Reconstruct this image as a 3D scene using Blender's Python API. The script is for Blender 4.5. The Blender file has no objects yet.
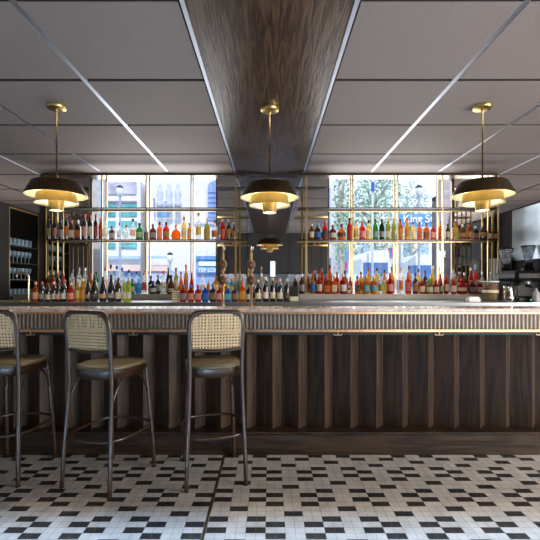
import bpy, math, random
from mathutils import Vector
random.seed(7)
sc = bpy.context.scene
COL = sc.collection
PI = math.pi
F, CX, HY, CAMZ = 415.0, 269.6, 284.0, 1.28

def PX(px, D): return (px - CX) * D / F
def PZ(py, D): return CAMZ + (HY - py) * D / F

# ------------------------------------------------------------------ materials
MATS = {}
def nodes_of(name):
    m = bpy.data.materials.new(name); m.use_nodes = True
    nt = m.node_tree
    for n in list(nt.nodes):
        if n.type != 'OUTPUT_MATERIAL': nt.nodes.remove(n)
    out = [n for n in nt.nodes if n.type == 'OUTPUT_MATERIAL'][0]
    return m, nt, out
def mat(name, col, rough=.5, metal=0., var=.12, scale=14., bump=0., spec=.5, emit=None, estr=0., coat=0., stretch=(1,1,1)):
    if name in MATS: return MATS[name]
    m, nt, out = nodes_of(name)
    b = nt.nodes.new('ShaderNodeBsdfPrincipled')
    b.inputs['Roughness'].default_value = rough; b.inputs['Metallic'].default_value = metal
    b.inputs['Specular IOR Level'].default_value = spec; b.inputs['Coat Weight'].default_value = coat
    tc = nt.nodes.new('ShaderNodeTexCoord'); mp = nt.nodes.new('ShaderNodeMapping')
    mp.inputs['Scale'].default_value = stretch
    nz = nt.nodes.new('ShaderNodeTexNoise'); nz.inputs['Scale'].default_value = scale; nz.inputs['Detail'].default_value = 4
    nt.links.new(tc.outputs['Object'], mp.inputs['Vector']); nt.links.new(mp.outputs[0], nz.inputs['Vector'])
    rp = nt.nodes.new('ShaderNodeValToRGB')
    rp.color_ramp.elements[0].position = .3; rp.color_ramp.elements[1].position = .7
    rp.color_ramp.elements[0].color = tuple(c*(1-var) for c in col) + (1,)
    rp.color_ramp.elements[1].color = tuple(min(1, c*(1+var)) for c in col) + (1,)
    nt.links.new(nz.outputs[0], rp.inputs[0]); nt.links.new(rp.outputs[0], b.inputs['Base Color'])
    if bump:
        bp = nt.nodes.new('ShaderNodeBump'); bp.inputs['Strength'].default_value = bump; bp.inputs['Distance'].default_value = .004
        nt.links.new(nz.outputs[0], bp.inputs['Height']); nt.links.new(bp.outputs[0], b.inputs['Normal'])
    if emit:
        b.inputs['Emission Color'].default_value = emit + (1,); b.inputs['Emission Strength'].default_value = estr
    nt.links.new(b.outputs[0], out.inputs[0]); MATS[name] = m
    return m
def wood_mat(name, c1, c2, rough=.35, axis='Z', scale=6., bump=.25, coat=0.):
    m, nt, out = nodes_of(name)
    b = nt.nodes.new('ShaderNodeBsdfPrincipled'); b.inputs['Roughness'].default_value = rough; b.inputs['Coat Weight'].default_value = coat
    b.inputs['Coat Roughness'].default_value = .2; b.inputs['Specular IOR Level'].default_value = .3
    tc = nt.nodes.new('ShaderNodeTexCoord'); mp = nt.nodes.new('ShaderNodeMapping')
    st = {'Z': (6, 6, .5), 'Y': (6, .5, 6), 'X': (.5, 6, 6)}[axis]
    mp.inputs['Scale'].default_value = st
    nt.links.new(tc.outputs['Object'], mp.inputs['Vector'])
    n1 = nt.nodes.new('ShaderNodeTexNoise'); n1.inputs['Scale'].default_value = scale * .35; n1.inputs['Detail'].default_value = 2
    nt.links.new(mp.outputs[0], n1.inputs['Vector'])
    mx = nt.nodes.new('ShaderNodeMath'); mx.operation = 'MULTIPLY'; mx.inputs[1].default_value = 26
    nt.links.new(n1.outputs[0], mx.inputs[0])
    sn = nt.nodes.new('ShaderNodeMath'); sn.operation = 'SINE'; nt.links.new(mx.outputs[0], sn.inputs[0])
    n2 = nt.nodes.new('ShaderNodeTexNoise'); n2.inputs['Scale'].default_value = scale * 3; n2.inputs['Detail'].default_value = 6
    nt.links.new(mp.outputs[0], n2.inputs['Vector'])
    ad = nt.nodes.new('ShaderNodeMath'); ad.operation = 'MULTIPLY_ADD'; ad.inputs[1].default_value = .22; nt.links.new(sn.outputs[0], ad.inputs[0]); nt.links.new(n2.outputs[0], ad.inputs[2])
    rp = nt.nodes.new('ShaderNodeValToRGB'); rp.color_ramp.elements[0].position = .25; rp.color_ramp.elements[1].position = .8
    rp.color_ramp.elements[0].color = c1 + (1,); rp.color_ramp.elements[1].color = c2 + (1,)
    nt.links.new(ad.outputs[0], rp.inputs[0]); nt.links.new(rp.outputs[0], b.inputs['Base Color'])
    bp = nt.nodes.new('ShaderNodeBump'); bp.inputs['Strength'].default_value = bump; bp.inputs['Distance'].default_value = .003
    nt.links.new(ad.outputs[0], bp.inputs['Height']); nt.links.new(bp.outputs[0], b.inputs['Normal'])
    nt.links.new(b.outputs[0], out.inputs[0]); MATS[name] = m
    return m
def glass_mat(name, col, trans=.55, transl=.3, rough=.06, key=None):
    key = key or name
    if key in MATS: return MATS[key]
    m, nt, out = nodes_of(name)
    tr = nt.nodes.new('ShaderNodeBsdfTransparent'); tr.inputs[0].default_value = tuple(min(1, c*.35+.62*c**.5) for c in col) + (1,)
    tl = nt.nodes.new('ShaderNodeBsdfTranslucent'); tl.inputs[0].default_value = col + (1,)
    b = nt.nodes.new('ShaderNodeBsdfPrincipled'); b.inputs['Roughness'].default_value = rough
    tc = nt.nodes.new('ShaderNodeTexCoord'); nz = nt.nodes.new('ShaderNodeTexNoise'); nz.inputs['Scale'].default_value = 18
    nt.links.new(tc.outputs['Object'], nz.inputs['Vector'])
    rp = nt.nodes.new('ShaderNodeValToRGB'); rp.color_ramp.elements[0].color = tuple(c*.35 for c in col)+(1,); rp.color_ramp.elements[0].position = .38; rp.color_ramp.elements[1].position = .62; rp.color_ramp.elements[1].color = tuple(min(1, c*1.25) for c in col)+(1,)
    nt.links.new(nz.outputs[0], rp.inputs[0]); nt.links.new(rp.outputs[0], b.inputs['Base Color'])
    m1 = nt.nodes.new('ShaderNodeMixShader'); m1.inputs[0].default_value = transl / max(.001, (1 - trans))
    nt.links.new(b.outputs[0], m1.inputs[1]); nt.links.new(tl.outputs[0], m1.inputs[2])
    m2 = nt.nodes.new('ShaderNodeMixShader'); m2.inputs[0].default_value = trans
    nt.links.new(m1.outputs[0], m2.inputs[1]); nt.links.new(tr.outputs[0], m2.inputs[2])
    nt.links.new(m2.outputs[0], out.inputs[0]); MATS[key] = m
    return m
def label_mat(cname, col):
    key = 'paper_label_' + cname
    if key in MATS: return MATS[key]
    m, nt, out = nodes_of(key)
    b = nt.nodes.new('ShaderNodeBsdfPrincipled'); b.inputs['Roughness'].default_value = .6
    tl = nt.nodes.new('ShaderNodeBsdfTranslucent'); tl.inputs[0].default_value = col + (1,)
    tc = nt.nodes.new('ShaderNodeTexCoord'); sp = nt.nodes.new('ShaderNodeSeparateXYZ'); nt.links.new(tc.outputs['Object'], sp.inputs[0])
    ml = nt.nodes.new('ShaderNodeMath'); ml.operation = 'MULTIPLY'; ml.inputs[1].default_value = 380; nt.links.new(sp.outputs[2], ml.inputs[0])
    sn = nt.nodes.new('ShaderNodeMath'); sn.operation = 'SINE'; nt.links.new(ml.outputs[0], sn.inputs[0])
    nz = nt.nodes.new('ShaderNodeTexNoise'); nz.inputs['Scale'].default_value = 120; nt.links.new(tc.outputs['Object'], nz.inputs['Vector'])
    mu = nt.nodes.new('ShaderNodeMath'); mu.operation = 'MULTIPLY'; nt.links.new(sn.outputs[0], mu.inputs[0]); nt.links.new(nz.outputs[0], mu.inputs[1])
    rp = nt.nodes.new('ShaderNodeValToRGB'); rp.color_ramp.elements[0].position = .38; rp.color_ramp.elements[1].position = .48
    rp.color_ramp.elements[0].color = col + (1,)
    lum = sum(col) / 3
    rp.color_ramp.elements[1].color = (tuple(c*.3 for c in col) if lum > .2 else (.6, .55, .4)) + (1,)
    nt.links.new(mu.outputs[0], rp.inputs[0]); nt.links.new(rp.outputs[0], b.inputs['Base Color'])
    mx = nt.nodes.new('ShaderNodeMixShader'); mx.inputs[0].default_value = .25
    nt.links.new(b.outputs[0], mx.inputs[1]); nt.links.new(tl.outputs[0], mx.inputs[2])
    nt.links.new(mx.outputs[0], out.inputs[0]); MATS[key] = m
    return m

M_TILE_L = None
dark_wood = wood_mat('dark_oak_vertical', (.022, .012, .007), (.055, .031, .017), .42, 'Z', 6)
dark_wood_x = wood_mat('dark_oak_horizontal', (.014, .008, .005), (.046, .027, .015), .42, 'X', 6)
beam_wood = wood_mat('dark_oak_beam', (.030, .017, .010), (.095, .054, .031), .30, 'Y', 9, .35)
flute_wood = mat('fluted_dark_wood', (.045, .034, .028), .35, var=.3, scale=30, stretch=(1, 1, .1))
bent_wood = mat('bentwood_dark_brown', (.034, .017, .009), .28, var=.2, scale=20, coat=.3)
brass = mat('brushed_brass', (.76, .56, .23), .30, 1., var=.15, scale=40, stretch=(1, 1, .1))
brass_dark = mat('aged_brass', (.40, .27, .11), .32, 1., var=.2, scale=30)
bronze = mat('dark_bronze', (.085, .055, .028), .28, .85, var=.2, scale=25)
gold_paint = mat('satin_gold', (.34, .23, .08), .34, .75, var=.12, scale=20)
cream_in = mat('cream_enamel', (.90, .81, .50), .5, var=.03)
ceil_m = mat('ceiling_panel_fabric', (.215, .180, .166), .75, var=.07, scale=60, bump=.15)
ceil_gap = mat('ceiling_black_void', (.015, .013, .012), .8)
alu = mat('satin_aluminium_strip', (.58, .63, .74), .42, 1., var=.06, scale=10)
marble = mat('veined_pale_marble', (.46, .38, .35), .2, var=.32, scale=22, coat=.3)
steel = mat('brushed_steel', (.36, .38, .41), .36, .95, var=.1, scale=30, stretch=(.1, 1, 1))
steel_ledge = mat('grey_stone_ledge', (.46, .44, .40), .45, var=.12, scale=25)
leather = mat('olive_brown_leather', (.12, .095, .055), .5, var=.15, scale=50, bump=.2)
cane_m = mat('woven_cane', (.58, .43, .24), .55, var=.18, scale=120)
black_m = mat('black_metal', (.010, .010, .011), .42, 0., spec=.15)
black_matte = mat('black_matte', (.016, .015, .015), .65)
dark_part = mat('near_black_panel', (.014, .011, .009), .85, var=.15, scale=5)
dark_wall = mat('charcoal_wall_panel', (.050, .046, .046), .5, var=.1, scale=5)
wall_dim = mat('grey_plaster_wall', (.16, .15, .15), .7, var=.08, scale=6)
rubber_m = mat('black_rubber', (.02, .02, .02), .7)

def mirror_mat():
    m, nt, out = nodes_of('tinted_mirror')
    b = nt.nodes.new('ShaderNodeBsdfPrincipled'); b.inputs['Metallic'].default_value = 1; b.inputs['Roughness'].default_value = .015
    tc = nt.nodes.new('ShaderNodeTexCoord'); nz = nt.nodes.new('ShaderNodeTexNoise'); nz.inputs['Scale'].default_value = 2
    nt.links.new(tc.outputs['Object'], nz.inputs['Vector'])
    rp = nt.nodes.new('ShaderNodeValToRGB'); rp.color_ramp.elements[0].color = (.62, .60, .60, 1); rp.color_ramp.elements[1].color = (.68, .66, .65, 1)
    nt.links.new(nz.outputs[0], rp.inputs[0]); nt.links.new(rp.outputs[0], b.inputs['Base Color']); nt.links.new(b.outputs[0], out.inputs[0])
    return m
mirror_m = mirror_mat()
def pane_mat():
    m, nt, out = nodes_of('clear_window_glass')
    tr = nt.nodes.new('ShaderNodeBsdfTransparent'); tr.inputs[0].default_value = (.97, .985, 1, 1)
    g = nt.nodes.new('ShaderNodeBsdfGlossy'); g.inputs['Roughness'].default_value = .02
    tc = nt.nodes.new('ShaderNodeTexCoord'); nz = nt.nodes.new('ShaderNodeTexNoise'); nt.links.new(tc.outputs['Object'], nz.inputs['Vector'])
    ml = nt.nodes.new('ShaderNodeMath'); ml.operation = 'MULTIPLY'; ml.inputs[1].default_value = .06; nt.links.new(nz.outputs[0], ml.inputs[0])
    mx = nt.nodes.new('ShaderNodeMixShader'); nt.links.new(ml.outputs[0], mx.inputs[0])
    nt.links.new(tr.outputs[0], mx.inputs[1]); nt.links.new(g.outputs[0], mx.inputs[2]); nt.links.new(mx.outputs[0], out.inputs[0])
    return m
pane_m = pane_mat()

# ------------------------------------------------------------------ mesh builder
class MB:
    def __init__(s): s.v = []; s.f = []; s.mi = []; s.sm = []
    def add(s, vs, fs, mi=0, sm=False):
        o = len(s.v); s.v += [tuple(v) for v in vs]
        for f in fs: s.f.append(tuple(i + o for i in f)); s.mi.append(mi); s.sm.append(sm)
        return s
    def box(s, x0, x1, y0, y1, z0, z1, mi=0, b=0):
        if b <= 0:
            vs = [(x, y, z) for z in (z0, z1) for y in (y0, y1) for x in (x0, x1)]
            s.add(vs, [(0, 2, 3, 1), (4, 5, 7, 6), (0, 1, 5, 4), (2, 6, 7, 3), (0, 4, 6, 2), (1, 3, 7, 5)], mi)
            return s
        # chamfered box: octagonal rings
        def ring(z, i):
            return [(x0+i, y0, z), (x1-i, y0, z), (x1, y0+i, z), (x1, y1-i, z), (x1-i, y1, z), (x0+i, y1, z), (x0, y1-i, z), (x0, y0+i, z)]
        def inset(z, i):
            return [(x0+b+i*0, y0+b, z), (x1-b, y0+b, z), (x1-b, y0+b, z), (x1-b, y1-b, z), (x1-b, y1-b, z), (x0+b, y1-b, z), (x0+b, y1-b, z), (x0+b, y0+b, z)]
        rs = [ring(z0+b, b), ring(z1-b, b)]
        lo = [(x0+b*1.5, y0+b, z0), (x1-b*1.5, y0+b, z0), (x1-b, y0+b*1.5, z0), (x1-b, y1-b*1.5, z0), (x1-b*1.5, y1-b, z0), (x0+b*1.5, y1-b, z0), (x0+b, y1-b*1.5, z0), (x0+b, y0+b*1.5, z0)]
        hi = [(p[0], p[1], z1) for p in lo]
        vs = lo + rs[0] + rs[1] + hi; fs = []
        for k in range(3):
            for i in range(8):
                j = (i+1) % 8; fs.append((k*8+i, k*8+j, k*8+8+j, k*8+8+i))
        fs.append(tuple(range(7, -1, -1))); fs.append(tuple(range(24, 32)))
        s.add(vs, fs, mi); return s
    def lathe(s, prof, c=(0, 0, 0), n=24, mi=0, sm=True, mis=None, sx=1., sy=1., close=False):
        vs = []; fs = []; ms = []
        for (r, z) in prof:
            for k in range(n):
                a = 2*PI*k/n; vs.append((c[0]+r*sx*math.cos(a), c[1]+r*sy*math.sin(a), c[2]+z))
        o = len(s.v); s.v += vs
        L = len(prof)
        for i in range(L-1 if not close else L):
            i2 = (i+1) % L
            for k in range(n):
                j = (k+1) % n
                s.f.append((o+i*n+k, o+i*n+j, o+i2*n+j, o+i2*n+k)); s.mi.append(mis[i] if mis else mi); s.sm.append(sm)
        if not close:
            if prof[0][0] > 1e-6: s.f.append(tuple(o+k for k in range(n-1, -1, -1))); s.mi.append(mis[0] if mis else mi); s.sm.append(False)
            if prof[-1][0] > 1e-6: s.f.append(tuple(o+(L-1)*n+k for k in range(n))); s.mi.append(mis[-1] if mis else mi); s.sm.append(False)
        return s
    def tube(s, pts, r, n=10, mi=0, closed=False, cap=True):
        pts = [Vector(p) for p in pts]; L = len(pts)
        rad = r if isinstance(r, (list, tuple)) else [r]*L
        prev = None; o = len(s.v)
        for i, p in enumerate(pts):
            a = pts[(i-1) % L] if (closed or i > 0) else p
            b = pts[(i+1) % L] if (closed or i < L-1) else p
            t = (b-a).normalized()
            if prev is None:
                u = t.cross(Vector((0, 0, 1)))
                if u.length < .1: u = t.cross(Vector((0, 1, 0)))
                u.normalize()
            else:
                u = (prev - t*prev.dot(t)).normalized()
            prev = u; w = t.cross(u)
            for k in range(n):
                q = 2*PI*k/n; s.v.append(tuple(p + (u*math.cos(q)+w*math.sin(q))*rad[i]))
        for i in range(L if closed else L-1):
            i2 = (i+1) % L
            for k in range(n):
                j = (k+1) % n
                s.f.append((o+i*n+k, o+i*n+j, o+i2*n+j, o+i2*n+k)); s.mi.append(mi); s.sm.append(True)
        if cap and not closed:
            s.f.append(tuple(o+k for k in range(n-1, -1, -1))); s.mi.append(mi); s.sm.append(False)
            s.f.append(tuple(o+(L-1)*n+k for k in range(n))); s.mi.append(mi); s.sm.append(False)
        return s
    def mesh(s, name, mats):
        me = bpy.data.meshes.new(name); me.from_pydata(s.v, [], s.f); me.update()
        for m in (mats if isinstance(mats, (list, tuple)) else [mats]): me.materials.append(m)
        me.polygons.foreach_set('material_index', s.mi); me.polygons.foreach_set('use_smooth', s.sm)
        import bmesh
        bm = bmesh.new(); bm.from_mesh(me); bmesh.ops.recalc_face_normals(bm, faces=bm.faces); bm.to_mesh(me); bm.free()
        return me
    def build(s, name, mats, parent=None, loc=None):
        o = bpy.data.objects.new(name, s.mesh(name, mats)); COL.objects.link(o)
        if parent: o.parent = parent
        if loc: o.location = loc
        return o
def smooth_path(pts, n=6):
    P = [Vector(p) for p in pts]; P = [P[0]*2-P[1]] + P + [P[-1]*2-P[-2]]; out = []
    for i in range(1, len(P)-2):
        for k in range(n):
            t = k/n
            out.append(.5*((2*P[i])+(P[i+1]-P[i-1])*t+(2*P[i-1]-5*P[i]+4*P[i+1]-P[i+2])*t*t+(3*P[i]-P[i-1]-3*P[i+1]+P[i+2])*t**3))
    out.append(P[-2]); return out
def empty(name, loc=(0, 0, 0), rz=0):
    o = bpy.data.objects.new(name, None); COL.objects.link(o); o.location = loc; o.rotation_euler = (0, 0, rz); o.empty_display_size = .1
    return o
def tag(o, label=None, cat=None, group=None, kind=None):
    if label: o['label'] = label
    if cat: o['category'] = cat
    if group: o['group'] = group
    if kind: o['kind'] = kind
    return o
def struct(name, mb, m, label=None):
    o = mb.build(name, m); o['kind'] = 'structure'
    if label: o['label'] = label
    return o
def copy_tree(o, parent=None):
    c = o.copy(); COL.objects.link(c); c.parent = parent
    for ch in [x for x in o.children]: copy_tree(ch, c)
    return c

# ------------------------------------------------------------------ floor
T, TD = .0513, .0514
def floor_mats():
    r = []
    for nm, c1, c2 in (('cream_floor_tile', (.40, .375, .34), (.56, .53, .485)), ('black_floor_tile', (.016, .016, .017), (.035, .034, .035))):
        m, nt, out = nodes_of(nm)
        b = nt.nodes.new('ShaderNodeBsdfPrincipled'); b.inputs['Roughness'].default_value = .38
        tc = nt.nodes.new('ShaderNodeTexCoord')
        nz = nt.nodes.new('ShaderNodeTexNoise'); nz.inputs['Scale'].default_value = 9; nz.inputs['Detail'].default_value = 8
        nt.links.new(tc.outputs['Object'], nz.inputs['Vector'])
        rp = nt.nodes.new('ShaderNodeValToRGB'); rp.color_ramp.elements[0].position = .3; rp.color_ramp.elements[1].position = .7
        rp.color_ramp.elements[0].color = c1+(1,); rp.color_ramp.elements[1].color = c2+(1,)
        nt.links.new(nz.outputs[0], rp.inputs[0]); nt.links.new(rp.outputs[0], b.inputs['Base Color']); nt.links.new(b.outputs[0], out.inputs[0])
        r.append(m)
    r.append(mat('grey_grout', (.20, .185, .17), .8))
    return r
mb = MB()
XW = 4.75; YR = -1.0; YB = 7.6
def dark_at(c, r):
    c12 = c % 12; c2 = c12 - (c12 % 2); r6 = r % 6
    if r6 in (0, 2): return c2 in (0, 4)
    if r6 in (1, 3): return c2 in (6, 10)
    if r6 == 4: return c2 == 2
    return c2 == 8
g = .0009
mb.box(-XW, XW, YR, YB, -.05, -.0012, 2)
for r in range(-61, 25):
    y0 = 2.312 + (r-4)*TD - TD/2; y1 = y0 + TD
    if y1 > 3.9: break
    for c in range(-93, 93):
        x0 = -.021 + c*T; x1 = x0 + T
        if x0 < -.33:
            x0 -= .018; x1 -= .018
        if abs(x0) > XW-.06 or abs(x1) > XW: continue
        mb.add([(x0+g, y0+g, 0), (x1-g, y0+g, 0), (x1-g, y1-g, 0), (x0+g, y1-g, 0)], [(0, 1, 2, 3)], 1 if dark_at(c, r) else 0)
struct('floor', mb, floor_mats())
struct('trim_1', MB().box(-.3430, -.3325, YR, 3.9, -.001, .0012), brass_dark)

# ------------------------------------------------------------------ ceiling: raised slab, hung panels, strips in the long joints
CZ = 2.73
xs = [-.455 - .866*k for k in range(0, 6)]
ys = [1.26-.845*3, 1.26-.845*2, 1.26-.845, 1.26, 2.115, 2.955, 3.79, 4.635, 5.50, 6.35, 7.2, 7.6]
mb = MB(); st = MB()
mb.box(-XW, XW, YR, 5.5, CZ+.05, CZ+.12, 1); mb.box(-XW, -2.97, 5.5, YB, CZ+.05, CZ+.12, 1); mb.box(2.97, XW, 5.5, YB, CZ+.05, CZ+.12, 1)
EX = 2.98
for side in (-1, 1):
    for i in range(5):
        xa = .455+.866*i + .017; xb = min(.455+.866*(i+1)-.017, XW-.005)
        for j in range(len(ys)-1):
            ya = max(ys[j], YR)+.021; yb = ys[j+1]-.021
            if yb <= ya: continue
            if ya > 5.45 and xb < EX+.1: continue
            if ya > 5.45: xa = max(xa, EX)
            else: xa = .455+.866*i + .017
            X0, X1 = (xa, xb) if side > 0 else (-xb, -xa)
            mb.box(X0, X1, ya, yb, CZ, CZ+.006, 0); mb.box(X0+.001, X1-.001, ya+.001, yb-.001, CZ+.006, CZ+.049, 1)
        if i > 0:
            xc = side*(.455+.866*i)
            st.box(xc-.0168, xc+.0168, YR, 5.5, CZ+.002, CZ+.03)
    xc = side*.449
    st.box(xc-.012, xc+.012, YR, 5.5, CZ-.003, CZ+.03)
struct('ceiling', mb, [ceil_m, ceil_gap])
struct('trim_2', st, alu, 'slim aluminium strips in the long ceiling joints')
bm_ = MB()
N = 16
vs = []
for j, y in enumerate((YR, 2.5, 5.5)):
    for i in range(N+1):
        x = -.437 + .874*i/N
        vs.append((x, y, CZ+.004 - .022*math.sin(PI*i/N)))
fs = [(j*(N+1)+i, j*(N+1)+i+1, (j+1)*(N+1)+i+1, (j+1)*(N+1)+i) for j in range(2) for i in range(N)]
bm_.add(vs, fs, 0, True)
bm_.box(-.437, .437, YR, 5.5, CZ+.006, CZ+.03)
struct('ceiling_beam', bm_, beam_wood, 'glossy dark oak panel running down the middle of the ceiling')

# ------------------------------------------------------------------ walls
WY = 5.42
wl0, wl1 = PX(100.5, WY), PX(217, WY)
wr0, wr1 = PX(328, WY), PX(446, WY)
SILL = 1.12; HEAD = 2.68
mb = MB()
W2 = 5.50
def wallbox(x0, x1, z0, z1): mb.box(x0, x1, WY+.004, W2, z0, z1)
wallbox(-2.97, 2.97, 0, SILL); wallbox(-2.97, 2.97, HEAD, CZ+.035)
wallbox(-2.97, PX(90, WY), SILL, HEAD); wallbox(wl1, wr0, SILL, HEAD); wallbox(PX(454, WY), 2.97, SILL, HEAD)
struct('wall_back', mb, dark_wall)
mb = MB()
for s in (-1, 1):
    mb.box(s*2.97 if s > 0 else -3.05, 3.05 if s > 0 else -2.97, 5.50, YB, 0, CZ+.035)
    mb.box(3.05 if s > 0 else -XW, XW if s > 0 else -3.05, YB-.06, YB, 0, CZ+.035)
struct('wall_annex', mb, wall_dim)
struct('wall_left', MB().box(-XW-.1, -XW, YR, YB, 0, CZ+.1), wall_dim)
struct('wall_right', MB().box(XW, XW+.1, YR, -.3, 0, CZ+.1).box(XW, XW+.1, 2.3, YB, 0, CZ+.1).box(XW, XW+.1, -.3, 2.3, 0, .4).box(XW, XW+.1, -.3, 2.3, 2.2, CZ+.1), wall_dim)
w = struct('window_7', MB().box(XW+.02, XW+.07, -.3, -.25, .4, 2.2).box(XW+.02, XW+.07, 2.25, 2.3, .4, 2.2).box(XW+.02, XW+.07, -.25, 2.25, .4, .45).box(XW+.02, XW+.07, -.25, 2.25, 2.15, 2.2), bronze)  # unseen window, added for the side light on the panelling
MB().box(XW+.04, XW+.044, -.25, 2.25, .45, 2.15).build('pane', pane_m, w)
# partitions beside the back bar
PT = 2.185
struct('wall_partition_left', MB().box(-3.03, -2.95, 3.95, 5.42, 0, 1.10).box(-3.03, -2.95, 3.95, 4.70, 1.10, PT).box(-3.03, -2.95, 5.30, 5.42, 1.10, PT).box(-3.35, -3.32, 4.6, 5.40, 1.1, PT).box(-3.35, -2.95, 4.68, 5.32, PT-.02, PT).box(-3.32, -3.03, 4.66, 4.70, 1.1, PT).box(-3.32, -3.03, 5.30, 5.34, 1.1, PT), dark_part)
struct('wall_partition_right', MB().box(2.95, 3.03, 3.95, 5.42, 0, PT), dark_part)
# rear wall (behind the camera) with unseen low windows, heads shaped to edge the floor daylight
mb = MB(); RW = [(-4.3, -1.5), (-1.44, 1.44), (1.5, 4.3)]; WS, WH = .30, 1.60
mb.box(-XW, XW, YR-.12, YR, WH, CZ+.1); mb.box(-XW, XW, YR-.12, YR, 0, WS)
for a, b in ((-XW, -4.3), (-1.5, -1.44), (1.44, 1.5), (4.3, XW)): mb.box(a, b, YR-.12, YR, WS, WH)
for k in range(13):
    x = -1.8+.3*k; mb.box(x-.006, x+.006, YR, YR+.012, WH, CZ)
struct('wall_rear', mb, dark_wall)
for i, (a, b) in enumerate(RW):
    mb = MB()
    mb.box(a, a+.03, YR-.09, YR-.05, WS, WH).box(b-.03, b, YR-.09, YR-.05, WS, WH).box(a, b, YR-.09, YR-.05, WS, WS+.03).box(a, b, YR-.09, YR-.05, WH-.03, WH)
    w = struct('window_%d' % (3+i), mb, black_m)
    MB().box(a+.03, b-.03, YR-.072, YR-.068, WS+.03, WH-.03).build('pane', pane_m, w)
# narrow lit window in the rear wall (seen in the mirror)
mb = MB().box(-.0, .18, YR+.0, YR+.03, 1.47, 1.95)
w = struct('window_6', mb, black_m)
MB().box(.02, .16, YR+.03, YR+.034, 1.49, 1.93).build('pane', mat('lit_rear_window', (.7, .8, .9), .4, emit=(.72, .86, 1.), estr=1.1), w)

# ------------------------------------------------------------------ windows in the back wall
def window(n, a, b):
    mb = MB(); t = .018
    a0 = a; y0, y1 = 5.44, 5.48
    mb.box(a0, a0+t, y0, y1, SILL, HEAD).box(b-t, b, y0, y1, SILL, HEAD).box(a0, b, y0, y1, HEAD-t, HEAD).box(a0, b, y0, y1, SILL, SILL+t)
    w = struct('window_%d' % n, mb, bronze)
    MB().box(a0+t, b-t, 5.458, 5.462, SILL+t, HEAD-t).build('pane', pane_m, w)
window(1, PX(90, WY), wl1); window(2, wr0, PX(454, WY))
# mirrors
def mirror(x0, x1, label, seams=()):
    o = MB().box(x0, x1, WY-.008, WY+.003, 1.17, HEAD-.01).build('wall_mirror', mirror_m)
    tag(o, label, 'mirror')
    for s in seams: MB().box(s-.0025, s+.0025, WY-.0095, WY-.008, 1.17, HEAD-.01).build('seam', black_m, o)
    e = MB(); e.box(x0, x0+.006, WY-.011, WY-.008, 1.17, HEAD-.01).box(x1-.006, x1, WY-.011, WY-.008, 1.17, HEAD-.01)
    e.build('edge_trim', brass_dark, o)
mirror(wl1+.0, wr0-.0, 'wide dark mirror panel between the two street windows, reflecting a pendant', (PX(247, WY), PX(288, WY)))
mirror(-2.925, PX(90, WY), 'narrow mirror panel left of the left street window, reflecting brass posts')
mirror(PX(454, WY), 2.925, 'narrow mirror panel right of the right street window, behind the coffee corner')

# ------------------------------------------------------------------ bar counter
bar = tag(empty('bar_counter', (0, 3.3, 0)), 'long dark wooden bar with fluted band, zigzag panelled front and marble top', 'bar')
BX = 2.92
def bpart(name, mb, m, parent=bar):
    o = mb.build(name, m); o.location = (0, -3.3, 0) if parent is bar else (0, 0, 0); o.parent = parent; return o
bpart('countertop', MB().box(-BX, BX, 2.985, 3.28, 1.078, 1.1035, b=.004), marble)
bpart('rail_top', MB().box(-BX, BX, 3.285, 3.50, 1.04, 1.094, b=.004), mat('dark_zinc_top', (.03, .03, .032), .5, .3))
bpart('brass_edge', MB().box(-BX, BX, 2.992, 3.07, 1.064, 1.078), mat('copper_brass_rail', (.62, .36, .2), .3, 1., var=.2, scale=30))
bpart('carcass', MB().box(-BX, BX, 3.34, 3.48, 0, 1.04).box(-BX, BX, 3.075, 3.34, 1.045, 1.0775).box(-BX, BX, 3.1, 3.34, .90, 1.045), black_matte)
fl = MB(); sl = MB(); pitch = .0296
n = int(2*BX/pitch)
for k in range(n):
    x = -BX+.006+pitch*(k+.5)
    pts = [(x+.0125*math.cos(a), 3.082-.013*math.sin(a)) for a in [PI*q/6 for q in range(7)]]
    vs = [(p[0], p[1], z) for z in (.947, 1.06) for p in pts]
    fl.add(vs, [(i, i+1, i+8, i+7) for i in range(6)], 0, True)
    xx = x+pitch/2
    sl.box(xx-.0016, xx+.0016, 3.070, 3.09, .947, 1.06)
fo = bpart('fluted_band', fl, flute_wood)
bpart('flute_highlights', sl, mat('pale_flute_highlight', (.78, .62, .42), .45, .5))  # pale slats stand in for highlights on the edges of the flutes
bpart('brass_rail', MB().box(-BX, BX, 3.055, 3.13, .925, .946, b=.002), mat('copper_brass_rail', (.62, .36, .2), .3, 1., var=.2, scale=30))
# zigzag front
P = .2; a_, b_ = .066, .074; RY = 3.20
zz = MB(); poly = []
k0 = -15
x0s = -.1766 + P*k0
prof = []
for k in range(k0, 16):
    xr = -.1766 + P*k
    prof += [(xr, RY), (xr+.003, RY-.0), (xr+a_, RY+b_), (xr+a_+.004, RY+b_+.001)]
prof = [p for p in prof if -BX <= p[0] <= BX]
L = len(prof)
zz.add([(p[0], p[1], z) for z in (.165, .925) for p in prof], [(i, i+1, i+1+L, i+L) for i in range(L-1)])
zz.add([(p[0], p[1], z) for z in (.165, .925) for p in prof] , [])
bpart('zigzag_panelling', zz, dark_wood)
bpart('plinth', MB().box(-BX, BX, 3.106, 3.34, 0, .15, b=.004).box(-BX, BX, 3.118, 3.34, .15, .166), dark_wood_x)
hk0 = None
for px in (-70, 30, 133, 236, 338, 439.5, 541, 643):
    x = PX(px, 3.08)
    if hk0 is None:
        h = MB(); h.tube([(0, 0, 0), (0, 0, -.022)], .004, 8); h.tube(smooth_path([(-.03, 0, -.016), (-.026, 0, -.024), (0, 0, -.024), (.026, 0, -.024), (.03, 0, -.016)], 4), .0035, 8)
        h.lathe([(.011, -.003), (.011, 0)], n=12)
        hk0 = h.build('bag_hook', brass, bar); ho = hk0
    else:
        ho = hk0.copy(); COL.objects.link(ho); ho.parent = bar
    ho.location = (x, 3.085-3.3, .925)

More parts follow.
